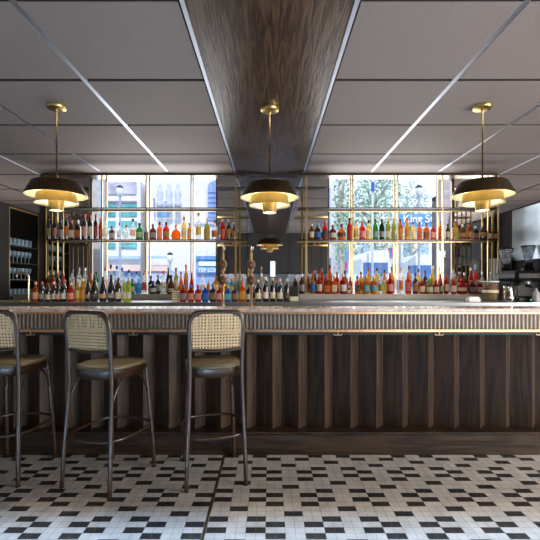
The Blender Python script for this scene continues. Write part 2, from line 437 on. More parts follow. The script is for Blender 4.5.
# ------------------------------------------------------------------ back bar
bb = tag(empty('back_bar', (0, 4.7, 0)), 'dark back bar cabinet with steel worktop and raised stone ledge', 'counter')
def bbp(name, mb, m):
    o = mb.build(name, m); o.location = (0, -4.7, 0); o.parent = bb; return o
bbp('cabinet_body', MB().box(-2.92, 2.92, 4.10, 5.41, 0, 1.06), dark_wood_x)
bbp('worktop', MB().box(-2.92, 2.92, 4.06, 5.41, 1.062, 1.10, b=.003), steel)
bbp('ledge', MB().box(-2.92, PX(249, 4.72), 4.72, 5.40, 1.102, 1.165, b=.003), steel_ledge)
bbp('ledge', MB().box(PX(299.5, 4.72), 2.92, 4.72, 5.40, 1.102, 1.165, b=.003), steel_ledge)

# ------------------------------------------------------------------ brass shelving
def shelf_unit(pxs, xa, xb, label):
    root = tag(empty('shelving_unit', ((xa+xb)/2, 5.07, 1.165)), label, 'shelf', 'brass shelving units')
    ox = (xa+xb)/2
    proto = None; R = .009
    for px in pxs:
        X = PX(px, 5.0)
        for Y in (5.0, 5.14):
            if proto is None:
                proto = MB().box(-.0072, .0072, -.007, .007, 0, 2.600-1.165).build('post', brass, root); o = proto
            else:
                o = proto.copy(); COL.objects.link(o); o.parent = root
            o.location = (X-ox, Y-5.07, 0)
    def rail(name, z0, z1, y0, y1, m, x0=xa, x1=xb):
        o = MB().box(x0-ox, x1-ox, y0-5.07, y1-5.07, z0-1.165, z1-1.165).build(name, m, root); return o
    rail('top_rail', 2.588, 2.602, 4.99, 5.15, bronze)
    for z in (1.806, 2.190):
        rail('shelf_board', z+.003, z+.011, 5.002, 5.155, mat('smoked_shelf_board', (.03, .022, .016), .8))
        rail('front_lip', z+.002, z+.0115, 4.992, 5.002, bronze)  # dark metal puts the backlit shade of the lip into its colour
        rail('rear_lip', z-.010, z+.0115, 5.155, 5.168, brass)
LX0, LX1 = PX(45.2, 5.0), PX(246.3, 5.0)
RX0, RX1 = PX(298.3, 5.0), PX(499, 5.0)
shelf_unit((46, 57.4, 102, 146.4, 191.2, 235.3), LX0, LX1, 'brass post shelving in front of the left street window')
shelf_unit((306.8, 352.5, 397.6, 442.7, 488, 498.3), RX0, RX1, 'brass post shelving in front of the right street window')

# ------------------------------------------------------------------ bottles
C = dict(
 amber=(.48, .15, .03), orange=(.68, .20, .03), gold=(.62, .37, .08), yellow=(.70, .54, .20), red=(.50, .045, .02), crimson=(.60, .06, .03),
 brown=(.22, .08, .03), dark=(.030, .018, .016), black=(.010, .010, .012), green=(.05, .30, .07), darkgreen=(.02, .07, .02),
 olive=(.35, .36, .08), clear=(.80, .84, .84), white=(.88, .88, .86), cream=(.82, .74, .55), blue=(.04, .18, .60), skyblue=(.10, .42, .72),
 cyan=(.12, .48, .58), peach=(.85, .45, .28), pink=(.80, .36, .30), grey=(.38, .37, .36), honey=(.64, .32, .06), lime=(.55, .60, .10), silver=(.6, .6, .62))
PROF = {  # radius/height pairs in metres, body first; cap radius, cap z0..z1; label z0..z1
 'slim':  ([(0, 0), (.032, 0), (.034, .006), (.034, .175), (.030, .195), (.015, .222), (.0125, .235), (.0125, .262)], (.0150, .255, .292), (.045, .150)),
 'wine':  ([(0, 0), (.034, 0), (.037, .006), (.037, .185), (.033, .205), (.018, .232), (.0135, .25), (.0135, .290)], (.0150, .262, .302), (.040, .120)),
 'champagne': ([(0, 0), (.040, 0), (.044, .008), (.044, .120), (.040, .155), (.028, .205), (.018, .245), (.0145, .27), (.0145, .285)], (.0170, .25, .312), (.045, .095)),
 'square': ([(0, 0), (.040, 0), (.044, .006), (.044, .140), (.040, .156), (.018, .168), (.0135, .178), (.0135, .200)], (.0190, .195, .235), (.030, .115)),
 'round': ([(0, 0), (.046, 0), (.060, .022), (.066, .055), (.060, .092), (.042, .120), (.018, .135), (.0130, .145), (.0130, .165)], (.0190, .160, .195), (.040, .085)),
 'tall':  ([(0, 0), (.030, 0), (.033, .006), (.033, .200), (.026, .226), (.0135, .250), (.0125, .300)], (.0155, .290, .335), (.060, .165)),
 'pear':  ([(0, 0), (.040, 0), (.045, .010), (.045, .075), (.038, .120), (.026, .160), (.016, .195), (.0125, .215), (.0125, .240)], (.0165, .235, .272), (.025, .080)),
 'stout': ([(0, 0), (.038, 0), (.041, .006), (.041, .150), (.038, .165), (.020, .185), (.0135, .196), (.0135, .225)], (.0165, .218, .258), (.035, .120)),
 'flask': ([(0, 0), (.040, 0), (.052, .010), (.055, .060), (.053, .120), (.040, .158), (.018, .176), (.0130, .186), (.0130, .215)], (.0170, .210, .245), (.030, .120)),
}
WORD = {'slim': 'slim', 'wine': 'wine', 'champagne': 'champagne', 'square': 'broad', 'round': 'squat round', 'tall': 'tall', 'pear': 'pear-shaped', 'stout': 'stout', 'flask': 'oval'}
ORD = 'first second third fourth fifth sixth seventh eighth ninth tenth eleventh twelfth thirteenth fourteenth fifteenth sixteenth seventeenth eighteenth nineteenth twentieth twenty-first twenty-second twenty-third twenty-fourth twenty-fifth twenty-sixth twenty-seventh twenty-eighth twenty-ninth thirtieth thirty-first thirty-second thirty-third'.split()
MC = {}
def bottle_mesh(kind, cname):
    k = (kind, cname)
    if k in MC: return MC[k]
    prof, _, _ = PROF[kind]; n = 20
    col = C[cname]
    if cname in ('dark', 'black'): m = mat('dark_bottle_glass_' + cname, col, .08, coat=.4, var=.1)
    elif cname == 'clear': m = glass_mat('clear_bottle_glass', col, .72, .12)
    else: m = glass_mat('bottle_glass_' + cname, col, .38, .34)
    sy = .62 if kind in ('flask', 'round', 'square') else 1
    b = MB()
    if kind == 'square':   # superellipse footprint
        vs = []; N = 24
        for (r, z) in prof:
            for i in range(N):
                a = 2*PI*i/N; c_, s_ = math.cos(a), math.sin(a)
                e = .45 if r > .03 else 1
                vs.append((r*math.copysign(abs(c_)**e, c_), r*.72*math.copysign(abs(s_)**e, s_), z))
        fs = [(i*N+k2, i*N+(k2+1) % N, (i+1)*N+(k2+1) % N, (i+1)*N+k2) for i in range(len(prof)-1) for k2 in range(N)]
        b.add(vs, fs, 0, True)
    else: b.lathe(prof, n=n, sy=sy)
    MC[k] = b.mesh('bottle', m); return MC[k]
def cap_mesh(kind, cname):
    k = ('cap', kind, cname)
    if k in MC: return MC[k]
    r, z0, z1 = PROF[kind][1]
    b = MB().lathe([(r*.92, z0), (r, z0+.003), (r, z1-.004), (r*.8, z1)], n=14)
    MC[k] = b.mesh('cap', mat('cap_'+cname, C.get(cname), .35, .6 if cname in ('gold', 'silver') else 0)); return MC[k]
def rad_at(prof, z):
    for (r0, z0), (r1, z1) in zip(prof, prof[1:]):
        if z0 <= z <= z1 and z1 > z0: return r0+(r1-r0)*(z-z0)/(z1-z0)
    return prof[1][0]
def label_mesh(kind, cname):
    k = ('label', kind, cname)
    if k in MC: return MC[k]
    prof = PROF[kind][0]; z0, z1 = PROF[kind][2]
    sy = .62 if kind in ('flask', 'round') else .72 if kind == 'square' else 1
    b = MB(); vs = []; NA = 10; NZ = 4
    for j in range(NZ+1):
        z = z0+(z1-z0)*j/NZ; r = rad_at(prof, z)+.0012
        for i in range(NA+1):
            a = -PI/2 + (i/NA-.5)*PI*.80; c_, s_ = math.cos(a), math.sin(a)
            e = .45 if kind == 'square' else 1
            vs.append((r*math.copysign(abs(c_)**e, c_), (r*sy+.0006)*math.copysign(abs(s_)**e, s_), z))
    b.add(vs, [(j*(NA+1)+i, j*(NA+1)+i+1, (j+1)*(NA+1)+i+1, (j+1)*(NA+1)+i) for j in range(NZ) for i in range(NA)], 0, True)
    MC[k] = b.mesh('paper_label', label_mat(cname, C[cname])); return MC[k]
def full_h(kind): return PROF[kind][1][2]
CN = {'skyblue': 'bright blue', 'darkgreen': 'dark green', 'dark': 'very dark', 'honey': 'honey', 'amber': 'amber'}
def row(items, D, z, where, group):
    """items: (px, kind, glass, label, cap[, height in px[, width scale]])"""
    items = sorted(items, key=lambda t: t[0])
    for i, it in enumerate(items):
        px, kind, g_, l_, c_ = it[:5]
        hpx = it[5] if len(it) > 5 else None
        ws = it[6] if len(it) > 6 else .96
        o = bpy.data.objects.new('bottle', bottle_mesh(kind, g_)); COL.objects.link(o)
        hs = (hpx*D/F/full_h(kind)) if hpx else 1.
        o.location = (PX(px, D), D, z+.0005); o.scale = (ws, ws, hs); o.rotation_euler[2] = random.uniform(-.12, .12)
        cn = lambda c: CN.get(c, c)
        lab = '%s %s bottle with %s cap%s, %s from left on %s' % (WORD[kind], cn(g_), cn(c_), (' and %s label' % cn(l_)) if l_ else '', ORD[i], where)
        w = lab.split()
        if len(w) > 16: lab = '%s %s bottle with %s cap, %s from left on %s' % (WORD[kind], cn(g_), cn(c_), ORD[i], where)
        tag(o, lab, 'bottle', group)
        cc = bpy.data.objects.new('cap', cap_mesh(kind, c_)); COL.objects.link(cc); cc.parent = o
        if l_:
            ll = bpy.data.objects.new('paper_label', label_mesh(kind, l_)); COL.objects.link(ll); ll.parent = o
SH = 1.817
row([
 (48.5, 'slim', 'black', 'olive', 'black', 22, .85), (55, 'slim', 'black', 'pink', 'black', 23, .85), (61, 'slim', 'dark', 'grey', 'blue', 20, .8), (66.3, 'slim', 'black', 'orange', 'red', 26, .75), (71.5, 'square', 'brown', 'cream', 'crimson', 20, .7),
 (78, 'square', 'dark', 'orange', 'white', 20, .75), (84.5, 'slim', 'dark', 'peach', 'red', 26, .85), (90.3, 'slim', 'black', 'cream', 'red', 26, .85), (95.8, 'slim', 'black', 'red', 'red', 26, .75), (100.3, 'slim', 'red', 'red', 'red', 22, .65),
 (106, 'slim', 'clear', 'cream', 'cream', 21, .85), (112, 'square', 'brown', 'cream', 'brown', 14, .68), (119.5, 'slim', 'clear', 'silver', 'brown', 17, .8), (126.5, 'square', 'clear', 'white', 'brown', 15, .8), (133, 'tall', 'clear', 'peach', 'dark', 21, 1), (139.5, 'stout', 'green', 'cream', 'dark', 17, 1.), (146.5, 'square', 'dark', 'brown', 'black', 12, .65),
 (153, 'stout', 'brown', 'grey', 'brown', 16, .95), (159.6, 'square', 'orange', 'peach', 'black', 18, .7), (166.2, 'stout', 'crimson', 'olive', 'black', 18, .95), (176, 'round', 'orange', None, 'gold', 15, .9), (184, 'slim', 'yellow', 'cream', 'crimson', 23, .9), (189.3, 'slim', 'honey', 'peach', 'red', 17, .7),
 (198.5, 'tall', 'clear', 'gold', 'gold', 27, 1.), (207, 'flask', 'olive', 'gold', 'gold', 22, .72), (214.6, 'stout', 'clear', 'amber', 'brown', 20, .9), (222.6, 'slim', 'red', 'red', 'peach', 21, .95), (228.4, 'slim', 'dark', 'gold', 'grey', 21, .75), (233.8, 'slim', 'dark', 'orange', 'grey', 18, .6)],
 5.072, SH, 'left brass shelf', 'bottles on the left brass shelf')
row([
 (311.8, 'slim', 'brown', 'cream', 'silver', 16, .8), (318, 'stout', 'dark', 'blue', 'skyblue', 17, .9), (325.3, 'slim', 'crimson', 'dark', 'red', 19, .95), (332.8, 'stout', 'brown', 'cream', 'brown', 15, 1), (341.6, 'round', 'orange', 'dark', 'dark', 16, .78), (349.6, 'slim', 'red', 'crimson', 'black', 22, .95),
 (356, 'slim', 'yellow', 'gold', 'brown', 19, .85), (362.2, 'stout', 'crimson', 'pink', 'crimson', 19, .9), (368.8, 'stout', 'yellow', 'cream', 'dark', 20, .95), (375.3, 'wine', 'green', 'grey', 'dark', 21, .85), (381.8, 'wine', 'darkgreen', 'grey', 'dark', 21, .85), (388, 'wine', 'olive', 'cream', 'peach', 22, .8), (393.6, 'wine', 'olive', 'yellow', 'peach', 22, .75),
 (400.3, 'slim', 'amber', 'honey', 'dark', 21, .9), (407.1, 'slim', 'gold', 'honey', 'crimson', 22, .95), (413.1, 'slim', 'yellow', 'cream', 'dark', 18, .8), (419.3, 'square', 'orange', 'amber', 'dark', 18, .66), (426.2, 'stout', 'orange', 'brown', 'brown', 17, .95), (433.1, 'square', 'red', 'peach', 'brown', 16, .7), (441, 'slim', 'orange', 'honey', 'blue', 19, .95),
 (447.6, 'slim', 'dark', 'cream', 'black', 16, .85), (455.2, 'square', 'gold', 'olive', 'red', 18, .78), (462.7, 'round', 'brown', 'gold', 'cream', 16, .6), (469.1, 'slim', 'red', 'gold', 'crimson', 16, .85), (475.6, 'square', 'darkgreen', 'red', 'cream', 14, .7), (482.8, 'round', 'dark', 'gold', 'gold', 17, .62), (489.5, 'square', 'brown', 'cream', 'black', 13, .55), (495.2, 'square', 'brown', 'peach', 'dark', 12, .55)],
 5.072, SH, 'right brass shelf', 'bottles on the right brass shelf')
LZ = 1.165
row([
 (105.5, 'slim', 'clear', 'peach', 'red', 26, .8), (111, 'tall', 'clear', 'white', 'dark', 29, .9), (117, 'tall', 'clear', 'grey', 'blue', 28, .95), (122.3, 'tall', 'clear', 'silver', 'blue', 26, .8), (129, 'slim', 'clear', 'green', 'dark', 24, .85), (137, 'slim', 'clear', 'grey', 'dark', 22, .9), (144.1, 'slim', 'clear', 'red', 'orange', 22, .85),
 (151, 'stout', 'black', 'grey', 'dark', 18, .8), (158, 'stout', 'black', 'white', 'brown', 19, .8), (163.5, 'tall', 'clear', 'yellow', 'crimson', 23, .9), (168.3, 'wine', 'dark', 'cream', 'dark', 26, .7), (176, 'tall', 'olive', 'cream', 'dark', 26, .8), (181, 'pear', 'orange', 'orange', 'red', 22, .7), (186, 'tall', 'honey', 'orange', 'crimson', 29, .8), (191.5, 'pear', 'red', 'orange', 'red', 21, .65),
 (203, 'flask', 'white', 'cream', 'white', 19, .65), (208.3, 'slim', 'gold', 'orange', 'gold', 14, .6), (215.4, 'flask', 'gold', 'cream', 'orange', 18, .72), (231.5, 'square', 'cyan', 'yellow', 'orange', 16, .6), (243, 'slim', 'clear', 'cream', 'yellow', 18, .8)],
 4.93, LZ, 'left ledge back row', 'bottles at the back of the left ledge')
row([(132.3, 'square', 'green', 'white', 'red', 15, .66), (138.7, 'square', 'skyblue', 'skyblue', 'skyblue', 15, .72), (153.2, 'stout', 'black', 'white', 'dark', 13, 1.), (163.0, 'stout', 'clear', 'white', 'white', 12, .9), (171.2, 'pear', 'brown', 'cream', 'dark', 19, .95)],
 4.80, LZ, 'left ledge front edge', 'bottles along the left ledge')
row([(48, 'slim', 'brown', 'orange', 'gold', 21, .85), (53, 'slim', 'amber', 'orange', 'gold', 22, .8), (58, 'slim', 'dark', 'orange', 'red', 21, .75), (63.5, 'slim', 'amber', 'cream', 'red', 20, .8), (72, 'slim', 'clear', 'gold', 'dark', 24, .85), (79, 'slim', 'clear', 'cream', 'grey', 26, .85), (85, 'slim', 'clear', 'gold', 'silver', 26, .8), (90.5, 'slim', 'amber', 'gold', 'red', 20, .8), (96.5, 'slim', 'green', 'cream', 'black', 22, .8)],
 4.90, LZ, 'left wing ledge', 'bottles on the ledge before the left wing mirror')
FZ = 1.10
row([(35.6, 'stout', 'amber', 'peach', 'pink', 20, .78), (42, 'wine', 'black', 'grey', 'crimson', 20, .72), (48.1, 'wine', 'black', 'cream', 'black', 18, .70), (54, 'wine', 'black', 'silver', 'white', 20, .66), (58.2, 'wine', 'black', 'peach', 'dark', 19, .66), (63.6, 'wine', 'black', 'white', 'red', 22, .80), (70.8, 'stout', 'crimson', 'pink', 'silver', 19, .85), (77.6, 'slim', 'gold', 'yellow', 'silver', 22, .72), (82.8, 'slim', 'gold', 'honey', 'silver', 23, .72),
 (88.2, 'champagne', 'black', 'grey', 'black', 24, .62), (94.6, 'champagne', 'black', 'dark', 'black', 27, .75), (103.1, 'champagne', 'black', 'peach', 'dark', 25, .80), (111.3, 'champagne', 'black', 'grey', 'dark', 27, .85), (118.4, 'wine', 'dark', 'cream', 'black', 24, .85), (124.8, 'wine', 'lime', 'cream', 'silver', 23, .62), (129.2, 'wine', 'lime', 'white', 'silver', 24, .62)],
 4.22, FZ, 'left worktop', 'wine bottles on the left worktop')
row([(183.4, 'square', 'red', 'grey', 'blue', 17, .74), (190.9, 'square', 'red', 'pink', 'blue', 17, .74), (198.1, 'square', 'crimson', 'pink', 'crimson', 17, .72), (205.3, 'square', 'blue', 'blue', 'white', 17, .74), (212.8, 'square', 'dark', 'brown', 'brown', 18, .74), (219.6, 'square', 'red', 'pink', 'red', 17, .66), (227.6, 'square', 'blue', 'cyan', 'gold', 16, .70), (234.8, 'square', 'dark', 'brown', 'dark', 17, .70), (242.1, 'square', 'orange', 'honey', 'crimson', 21, .72)],
 4.22, FZ, 'middle worktop', 'spirit bottles on the middle worktop')
row([(249.3, 'wine', 'black', 'cream', 'dark', 19, .85), (258.2, 'wine', 'black', 'cream', 'gold', 22, .85), (265.8, 'wine', 'black', 'white', 'cream', 25, .80), (272.8, 'wine', 'black', 'cream', 'gold', 24, .75), (279.9, 'wine', 'black', 'cream', 'pink', 23, .85), (286.8, 'wine', 'black', 'black', 'grey', 23, .78)],
 4.22, FZ, 'centre worktop', 'wine bottles on the centre worktop')
row([(261.5, 'slim', 'clear', 'peach', 'silver', 28, .7)], 4.36, FZ, 'centre worktop behind', 'bottles behind the centre wine bottles')
row([(302, 'stout', 'brown', 'grey', 'silver', 20, .82), (312.8, 'slim', 'gold', 'blue', 'brown', 19, .82), (319.3, 'slim', 'crimson', 'cream', 'red', 19, .92), (327, 'square', 'amber', 'orange', 'red', 17, .68), (334.2, 'square', 'orange', 'cream', 'orange', 18, .70), (343, 'stout', 'red', 'white', 'silver', 20, .95),
 (349, 'square', 'gold', 'cream', 'cream', 8, .5), (357.3, 'square', 'orange', 'black', 'dark', 18, .62), (365.8, 'stout', 'honey', 'cyan', 'gold', 19, .92), (373.6, 'stout', 'orange', 'cyan', 'gold', 18, .88), (381.7, 'stout', 'clear', 'olive', 'green', 21, .86), (390, 'stout', 'red', 'pink', 'crimson', 21, .88), (401, 'slim', 'white', 'orange', 'orange', 26, .66), (408, 'square', 'crimson', 'red', 'red', 21, .68), (415.2, 'square', 'dark', 'amber', 'black', 21, .66), (422.2, 'square', 'red', 'cream', 'honey', 16, .66), (429.2, 'stout', 'olive', 'cream', 'green', 15, .92), (436, 'square', 'red', 'cream', 'red', 14, .72), (441.2, 'slim', 'dark', 'yellow', 'blue', 15, .6),
 (446.3, 'slim', 'red', 'cream', 'crimson', 19, .78), (453.6, 'flask', 'red', 'cream', 'orange', 17, .64), (461.9, 'round', 'red', 'cream', 'red', 15, .92), (472.2, 'square', 'brown', 'grey', 'red', 14, .82), (479.5, 'square', 'red', 'white', 'white', 14, .6)],
 4.79, LZ, 'right ledge front row', 'bottles along the front of the right ledge')
row([(315, 'slim', 'brown', 'dark', 'crimson', 23, .8), (321.5, 'slim', 'red', 'red', 'brown', 25, .8), (330, 'tall', 'orange', 'orange', 'dark', 29, .88), (337, 'slim', 'red', 'orange', 'brown', 22, .8), (345, 'stout', 'amber', 'grey', 'dark', 23, .9), (350.3, 'slim', 'red', 'peach', 'red', 17, .7), (361, 'slim', 'gold', 'orange', 'dark', 22, .85), (368.6, 'tall', 'gold', 'honey', 'red', 26, .9), (377, 'tall', 'yellow', 'cream', 'dark', 26, .9), (384.5, 'slim', 'honey', 'gold', 'dark', 24, .8), (391.8, 'tall', 'gold', 'amber', 'brown', 27, .8),
 (409, 'tall', 'gold', 'honey', 'darkgreen', 28, .9), (418.3, 'tall', 'yellow', 'brown', 'dark', 25, .9), (425, 'slim', 'dark', 'blue', 'dark', 23, .85), (432.6, 'tall', 'yellow', 'gold', 'cream', 28, .95), (440.3, 'slim', 'crimson', 'dark', 'crimson', 20, .7), (452.8, 'slim', 'clear', 'amber', 'brown', 28, .88), (459.5, 'slim', 'red', 'cream', 'grey', 22, .8), (464.7, 'slim', 'brown', 'pink', 'silver', 21, .8), (470.8, 'slim', 'red', 'peach', 'cream', 26, .75), (475.8, 'square', 'crimson', 'cream', 'skyblue', 29, .62), (482.2, 'slim', 'clear', 'orange', 'white', 22, .75), (491.5, 'slim', 'clear', 'grey', 'silver', 22, .8), (497, 'slim', 'clear', 'silver', 'silver', 24, .6)],
 4.93, LZ, 'right ledge back row', 'bottles at the back of the right ledge')

# ------------------------------------------------------------------ small items on the back bar
def putpx(px, D): return PX(px, D)
t = tag(empty('striped_tin', (PX(176, 4.25), 4.25, 1.1005)), 'cream and gold striped box on the worktop before the bottles', 'box')
s = MB(); s.box(-.036, .036, -.03, .03, 0, .108, b=.004); s.build('tin_body', mat('cream_tin', C['cream'], .5), t)
for k in range(4): MB().box(-.037, .037, -.031, .031, .016+.025*k, .024+.025*k).build('stripe', gold_paint, t)
t = tag(empty('black_box', (PX(294, 4.5), 4.5, 1.1005)), 'small black box on a cream base, right of the wine bottles', 'box')
MB().box(-.042, .042, -.05, .05, .045, .16, b=.004).build('box_body', black_matte, t); MB().box(-.045, .045, -.055, .055, 0, .044, b=.003).build('base', mat('cream_plastic', (.78, .72, .52), .5), t)
# garnish jar
t = tag(empty('garnish_jar', (PX(490.5, 4.25), 4.25, 1.1005)), 'large glass jar of brown garnish with cream band at right end', 'jar')
R_ = .077
MB().lathe([(0, 0), (R_-.004, 0), (R_, .006), (R_, .19), (R_-.008, .20), (R_-.012, .20), (R_-.006, .19), (R_-.006, .008), (0, .006)], n=28).build('jar_body', glass_mat('jar_glass', (.85, .87, .85), .93, .03), t)
MB().lathe([(0, .008), (R_-.009, .009), (R_-.009, .09), (0, .098)], n=24).build('contents', mat('brown_spiced_contents', (.22, .12, .035), .7, var=.8, scale=70), t)
MB().lathe([(0, .12), (R_-.009, .121), (R_-.009, .17), (0, .178)], n=24).build('contents', mat('red_brown_contents', (.30, .09, .03), .7, var=.8, scale=70), t)
MB().lathe([(R_+.001, .088), (R_+.001, .118)], n=28).build('band', mat('cream_band', (.7, .62, .38), .5), t)
MB().lathe([(R_-.002, .198), (R_+.003, .2), (R_+.003, .207), (R_-.004, .21), (0, .211)], n=28).build('rim_lid', mat('white_lid', (.8, .8, .78), .4), t)
t = tag(empty('napkin_tray', (PX(473, 4.22), 4.22, 1.1005)), 'low white tray of paper napkins left of the garnish jar', 'tray')
MB().box(-.06, .06, -.04, .04, 0, .03, b=.003).build('tray_body', mat('white_plastic', (.85, .86, .9), .4), t)
MB().box(-.05, .05, -.032, .032, .03, .05).build('napkins', mat('paper_white', (.9, .88, .85), .8), t)
# coffee corner
t = tag(empty('espresso_machine', (PX(529, 4.35), 4.33, 1.1005)), 'black espresso machine on the worktop at the right edge', 'coffee machine')
MB().box(-.22, .26, -.17, .20, 0, .045, b=.006).build('drip_tray', black_m, t)
MB().box(-.22, .26, -.02, .20, .045, .21, b=.008).build('machine_body', black_m, t)
MB().box(-.24, .27, -.16, .21, .21, .315, b=.03).build('upper_housing', black_m, t)
for x in (-.10, .17):
    MB().lathe([(0, .17), (.036, .17), (.038, .21), (.02, .212)], (x, -.10, 0), n=20).build('group_head', steel, t)
    MB().tube([(x, -.10, .165), (x, -.15, .16), (x, -.19, .145)], [.018, .014, .012]).build('portafilter', black_m, t)
MB().lathe([(0, 0), (.007, 0), (.007, .004), (0, .005)], (-.10, -.171, .018), n=12).build('indicator_light', mat('green_indicator', (.02, .6, .2), .4, emit=(.05, 1, .35), estr=1.5), t)
MB().lathe([(0, 0), (.035, 0), (.036, .004), (0, .005)], (.02, -.162, .262), n=20).build('gauge', steel, t)
def grinder(px, top, label, D):
    z = 1.1005
    t = tag(empty('coffee_grinder', (PX(px, D), D, z)), label, 'coffee grinder', 'coffee grinders')
    zt = PZ(top, D)-z
    MB().box(-.06, .06, -.03, .05, 0, zt-.24, b=.012).build('grinder_body', black_m, t)
    MB().lathe([(.032, zt-.24), (.045, zt-.225), (.045, zt-.19), (.028, zt-.18)], n=20).build('collar', black_m, t)
    MB().lathe([(.030, zt-.182), (.040, zt-.15), (.070, zt-.03), (.072, zt-.012), (.070, zt-.012), (.068, zt-.03), (.038, zt-.15), (.028, zt-.182)], n=24).build('hopper', glass_mat('hopper_plastic', (.75, .78, .82), .72, .12, .15), t)
    MB().lathe([(.074, zt-.014), (.076, zt-.008), (.07, zt), (0, zt)], n=24).build('hopper_lid', black_m, t)
grinder(506, 248, 'coffee grinder with clear hopper left of the espresso machine', 4.66)
grinder(528.3, 245.5, 'coffee grinder with taller clear hopper behind the espresso machine', 4.575)
t = tag(empty('milk_jug', (PX(508.5, 4.16), 4.16, 1.1005)), 'polished steel milk jug standing before the black espresso machine', 'jug')
MB().lathe([(0, 0), (.056, 0), (.060, .006), (.056, .06), (.042, .13), (.046, .158), (.043, .158), (.039, .13), (.052, .06), (0, .008)], n=28).build('jug_body', mat('polished_steel', (.78, .72, .64), .12, 1.), t)
MB().tube(smooth_path([(.045, 0, .14), (.085, 0, .13), (.09, 0, .07), (.058, 0, .04)], 5), .005, 8).build('handle', black_m, t)
MB().lathe([(.046, .158), (.048, .165), (.03, .176), (0, .18)], n=24).build('jug_lid', black_m, t)
t = tag(empty('syrup_bottle', (PX(536, 4.10), 4.098, 1.1005)), 'grey squeeze bottle before the espresso machine at right edge', 'bottle')
MB().lathe([(0, 0), (.028, 0), (.030, .006), (.030, .09), (.012, .118), (.008, .14), (0, .142)], n=20).build('squeeze_body', mat('grey_plastic', (.40, .39, .40), .4), t)
MB().lathe([(.007, .138), (.009, .14), (.004, .165), (0, .166)], n=12).build('nozzle', black_m, t)
# steel sheet and grey cabinet at right partition
o = MB().box(2.945, 2.9505, 4.40, 5.04, 1.56, 2.165).build('splash_panel', mat('blue_grey_steel', (.36, .42, .48), .38, .9, var=.25, scale=4)); tag(o, 'shiny steel sheet on the right partition above the coffee machine', 'wall panel')
o = MB().box(2.79, 2.93, 5.02, 5.30, 1.166, 1.60, b=.006).build('grey_cabinet', mat('taupe_laminate', (.23, .20, .18), .5)); tag(o, 'taupe cabinet behind the coffee grinders', 'cabinet')

# ------------------------------------------------------------------ taps
def beer_tap(px, label):
    D = 3.42; z = 1.0945
    t = tag(empty('beer_tap', (PX(px, D), D, z)), label, 'beer tap', 'beer taps on the bar')
    top = PZ(246, D)-z
    MB().lathe([(0, 0), (.022, 0), (.022, .006), (.011, .012), (.0105, top-.06), (.008, top-.05), (.008, top-.02), (0, top-.015)], n=16).build('column', brass_dark, t)
    for py in (264.8, 280.3):
        zc = PZ(py, D)-z
        m = MB(); pts = [(0, -.048), (.031, -.047), (.037, -.042), (.037, -.024), (.029, -.018), (0, -.018)]
        vs = []; N = 24
        for r, y in pts:
            for k in range(N): vs.append((r*math.cos(2*PI*k/N), y, zc+r*math.sin(2*PI*k/N)))
        m.add(vs, [(i*N+k, i*N+(k+1) % N, (i+1)*N+(k+1) % N, (i+1)*N+k) for i in range(len(pts)-1) for k in range(N)], 0, True)
        d = m.build('tap_badge', mat('walnut_badge', (.07, .028, .014), .4), t)
        m = MB(); vs = []
        for y in (-.0485, -.051):
            for k in range(12): vs.append((.0045*math.cos(2*PI*k/12), y, zc+.0045*math.sin(2*PI*k/12)))
        m.add(vs, [(k, (k+1) % 12, 12+(k+1) % 12, 12+k) for k in range(12)]+[tuple(range(12, 24))], 0)
        m.build('stud', brass, d)
        MB().tube([(0, -.02, zc), (0, .0, zc)], .008, 10).build('stem', brass_dark, t)
        MB().tube(smooth_path([(.0, 0, zc-.02), (.014, -.03, zc-.022), (.018, -.045, zc-.035), (.018, -.048, zc-.05)], 4), .0055, 8).build('spout', brass, t)
    MB().tube(smooth_path([(0, 0, top-.05), (.012, -.03, top-.035), (.016, -.035, top-.01)], 4), [.006]*9, 8).build('lever', steel, t)
    MB().tube([(.0, 0, top-.03), (.0, 0, top)], .004, 8).build('finial', steel, t)
beer_tap(223, 'left brass beer tap with two round dark badges on the bar')
beer_tap(251.3, 'right brass beer tap with two round dark badges, nearer the centre')
D = 4.10; z = 1.1005
t = tag(empty('water_tap', (PX(28.5, D), D, z)), 'curved pale brass tap rising from the worktop at far left', 'tap')
hz = PZ(274, D)-z
MB().lathe([(0, 0), (.02, 0), (.02, .012), (.012, .016)], n=16).build('tap_base', brass, t)
MB().tube(smooth_path([(0, 0, .01), (0, 0, .12), (0, 0, hz-.04), (-.02, 0, hz), (-.06, 0, hz+.008), (-.11, -.0, hz+.0), (-.118, -.0, hz-.03)], 6), .0105, 12).build('spout', mat('pale_champagne_metal', (.85, .72, .48), .25, .9), t)
o = MB().box(-.20, .20, -.012, .012, 0, .012).build('strip', brass)
bpy.data.objects.remove(o)
t = tag(empty('drip_tray', (PX(14, 4.10), 4.13, 1.1005)), 'pale brass drip tray lying under the curved tap', 'tray')
MB().box(-.19, .10, -.06, .06, 0, .014, b=.003).build('tray_body', mat('pale_champagne_metal', (.85, .72, .48), .25, .9), t)
m = MB()
for k in range(12): m.box(-.175+.021*k, -.165+.021*k, -.05, .05, .0142, .016)
m.build('grille', brass_dark, t)

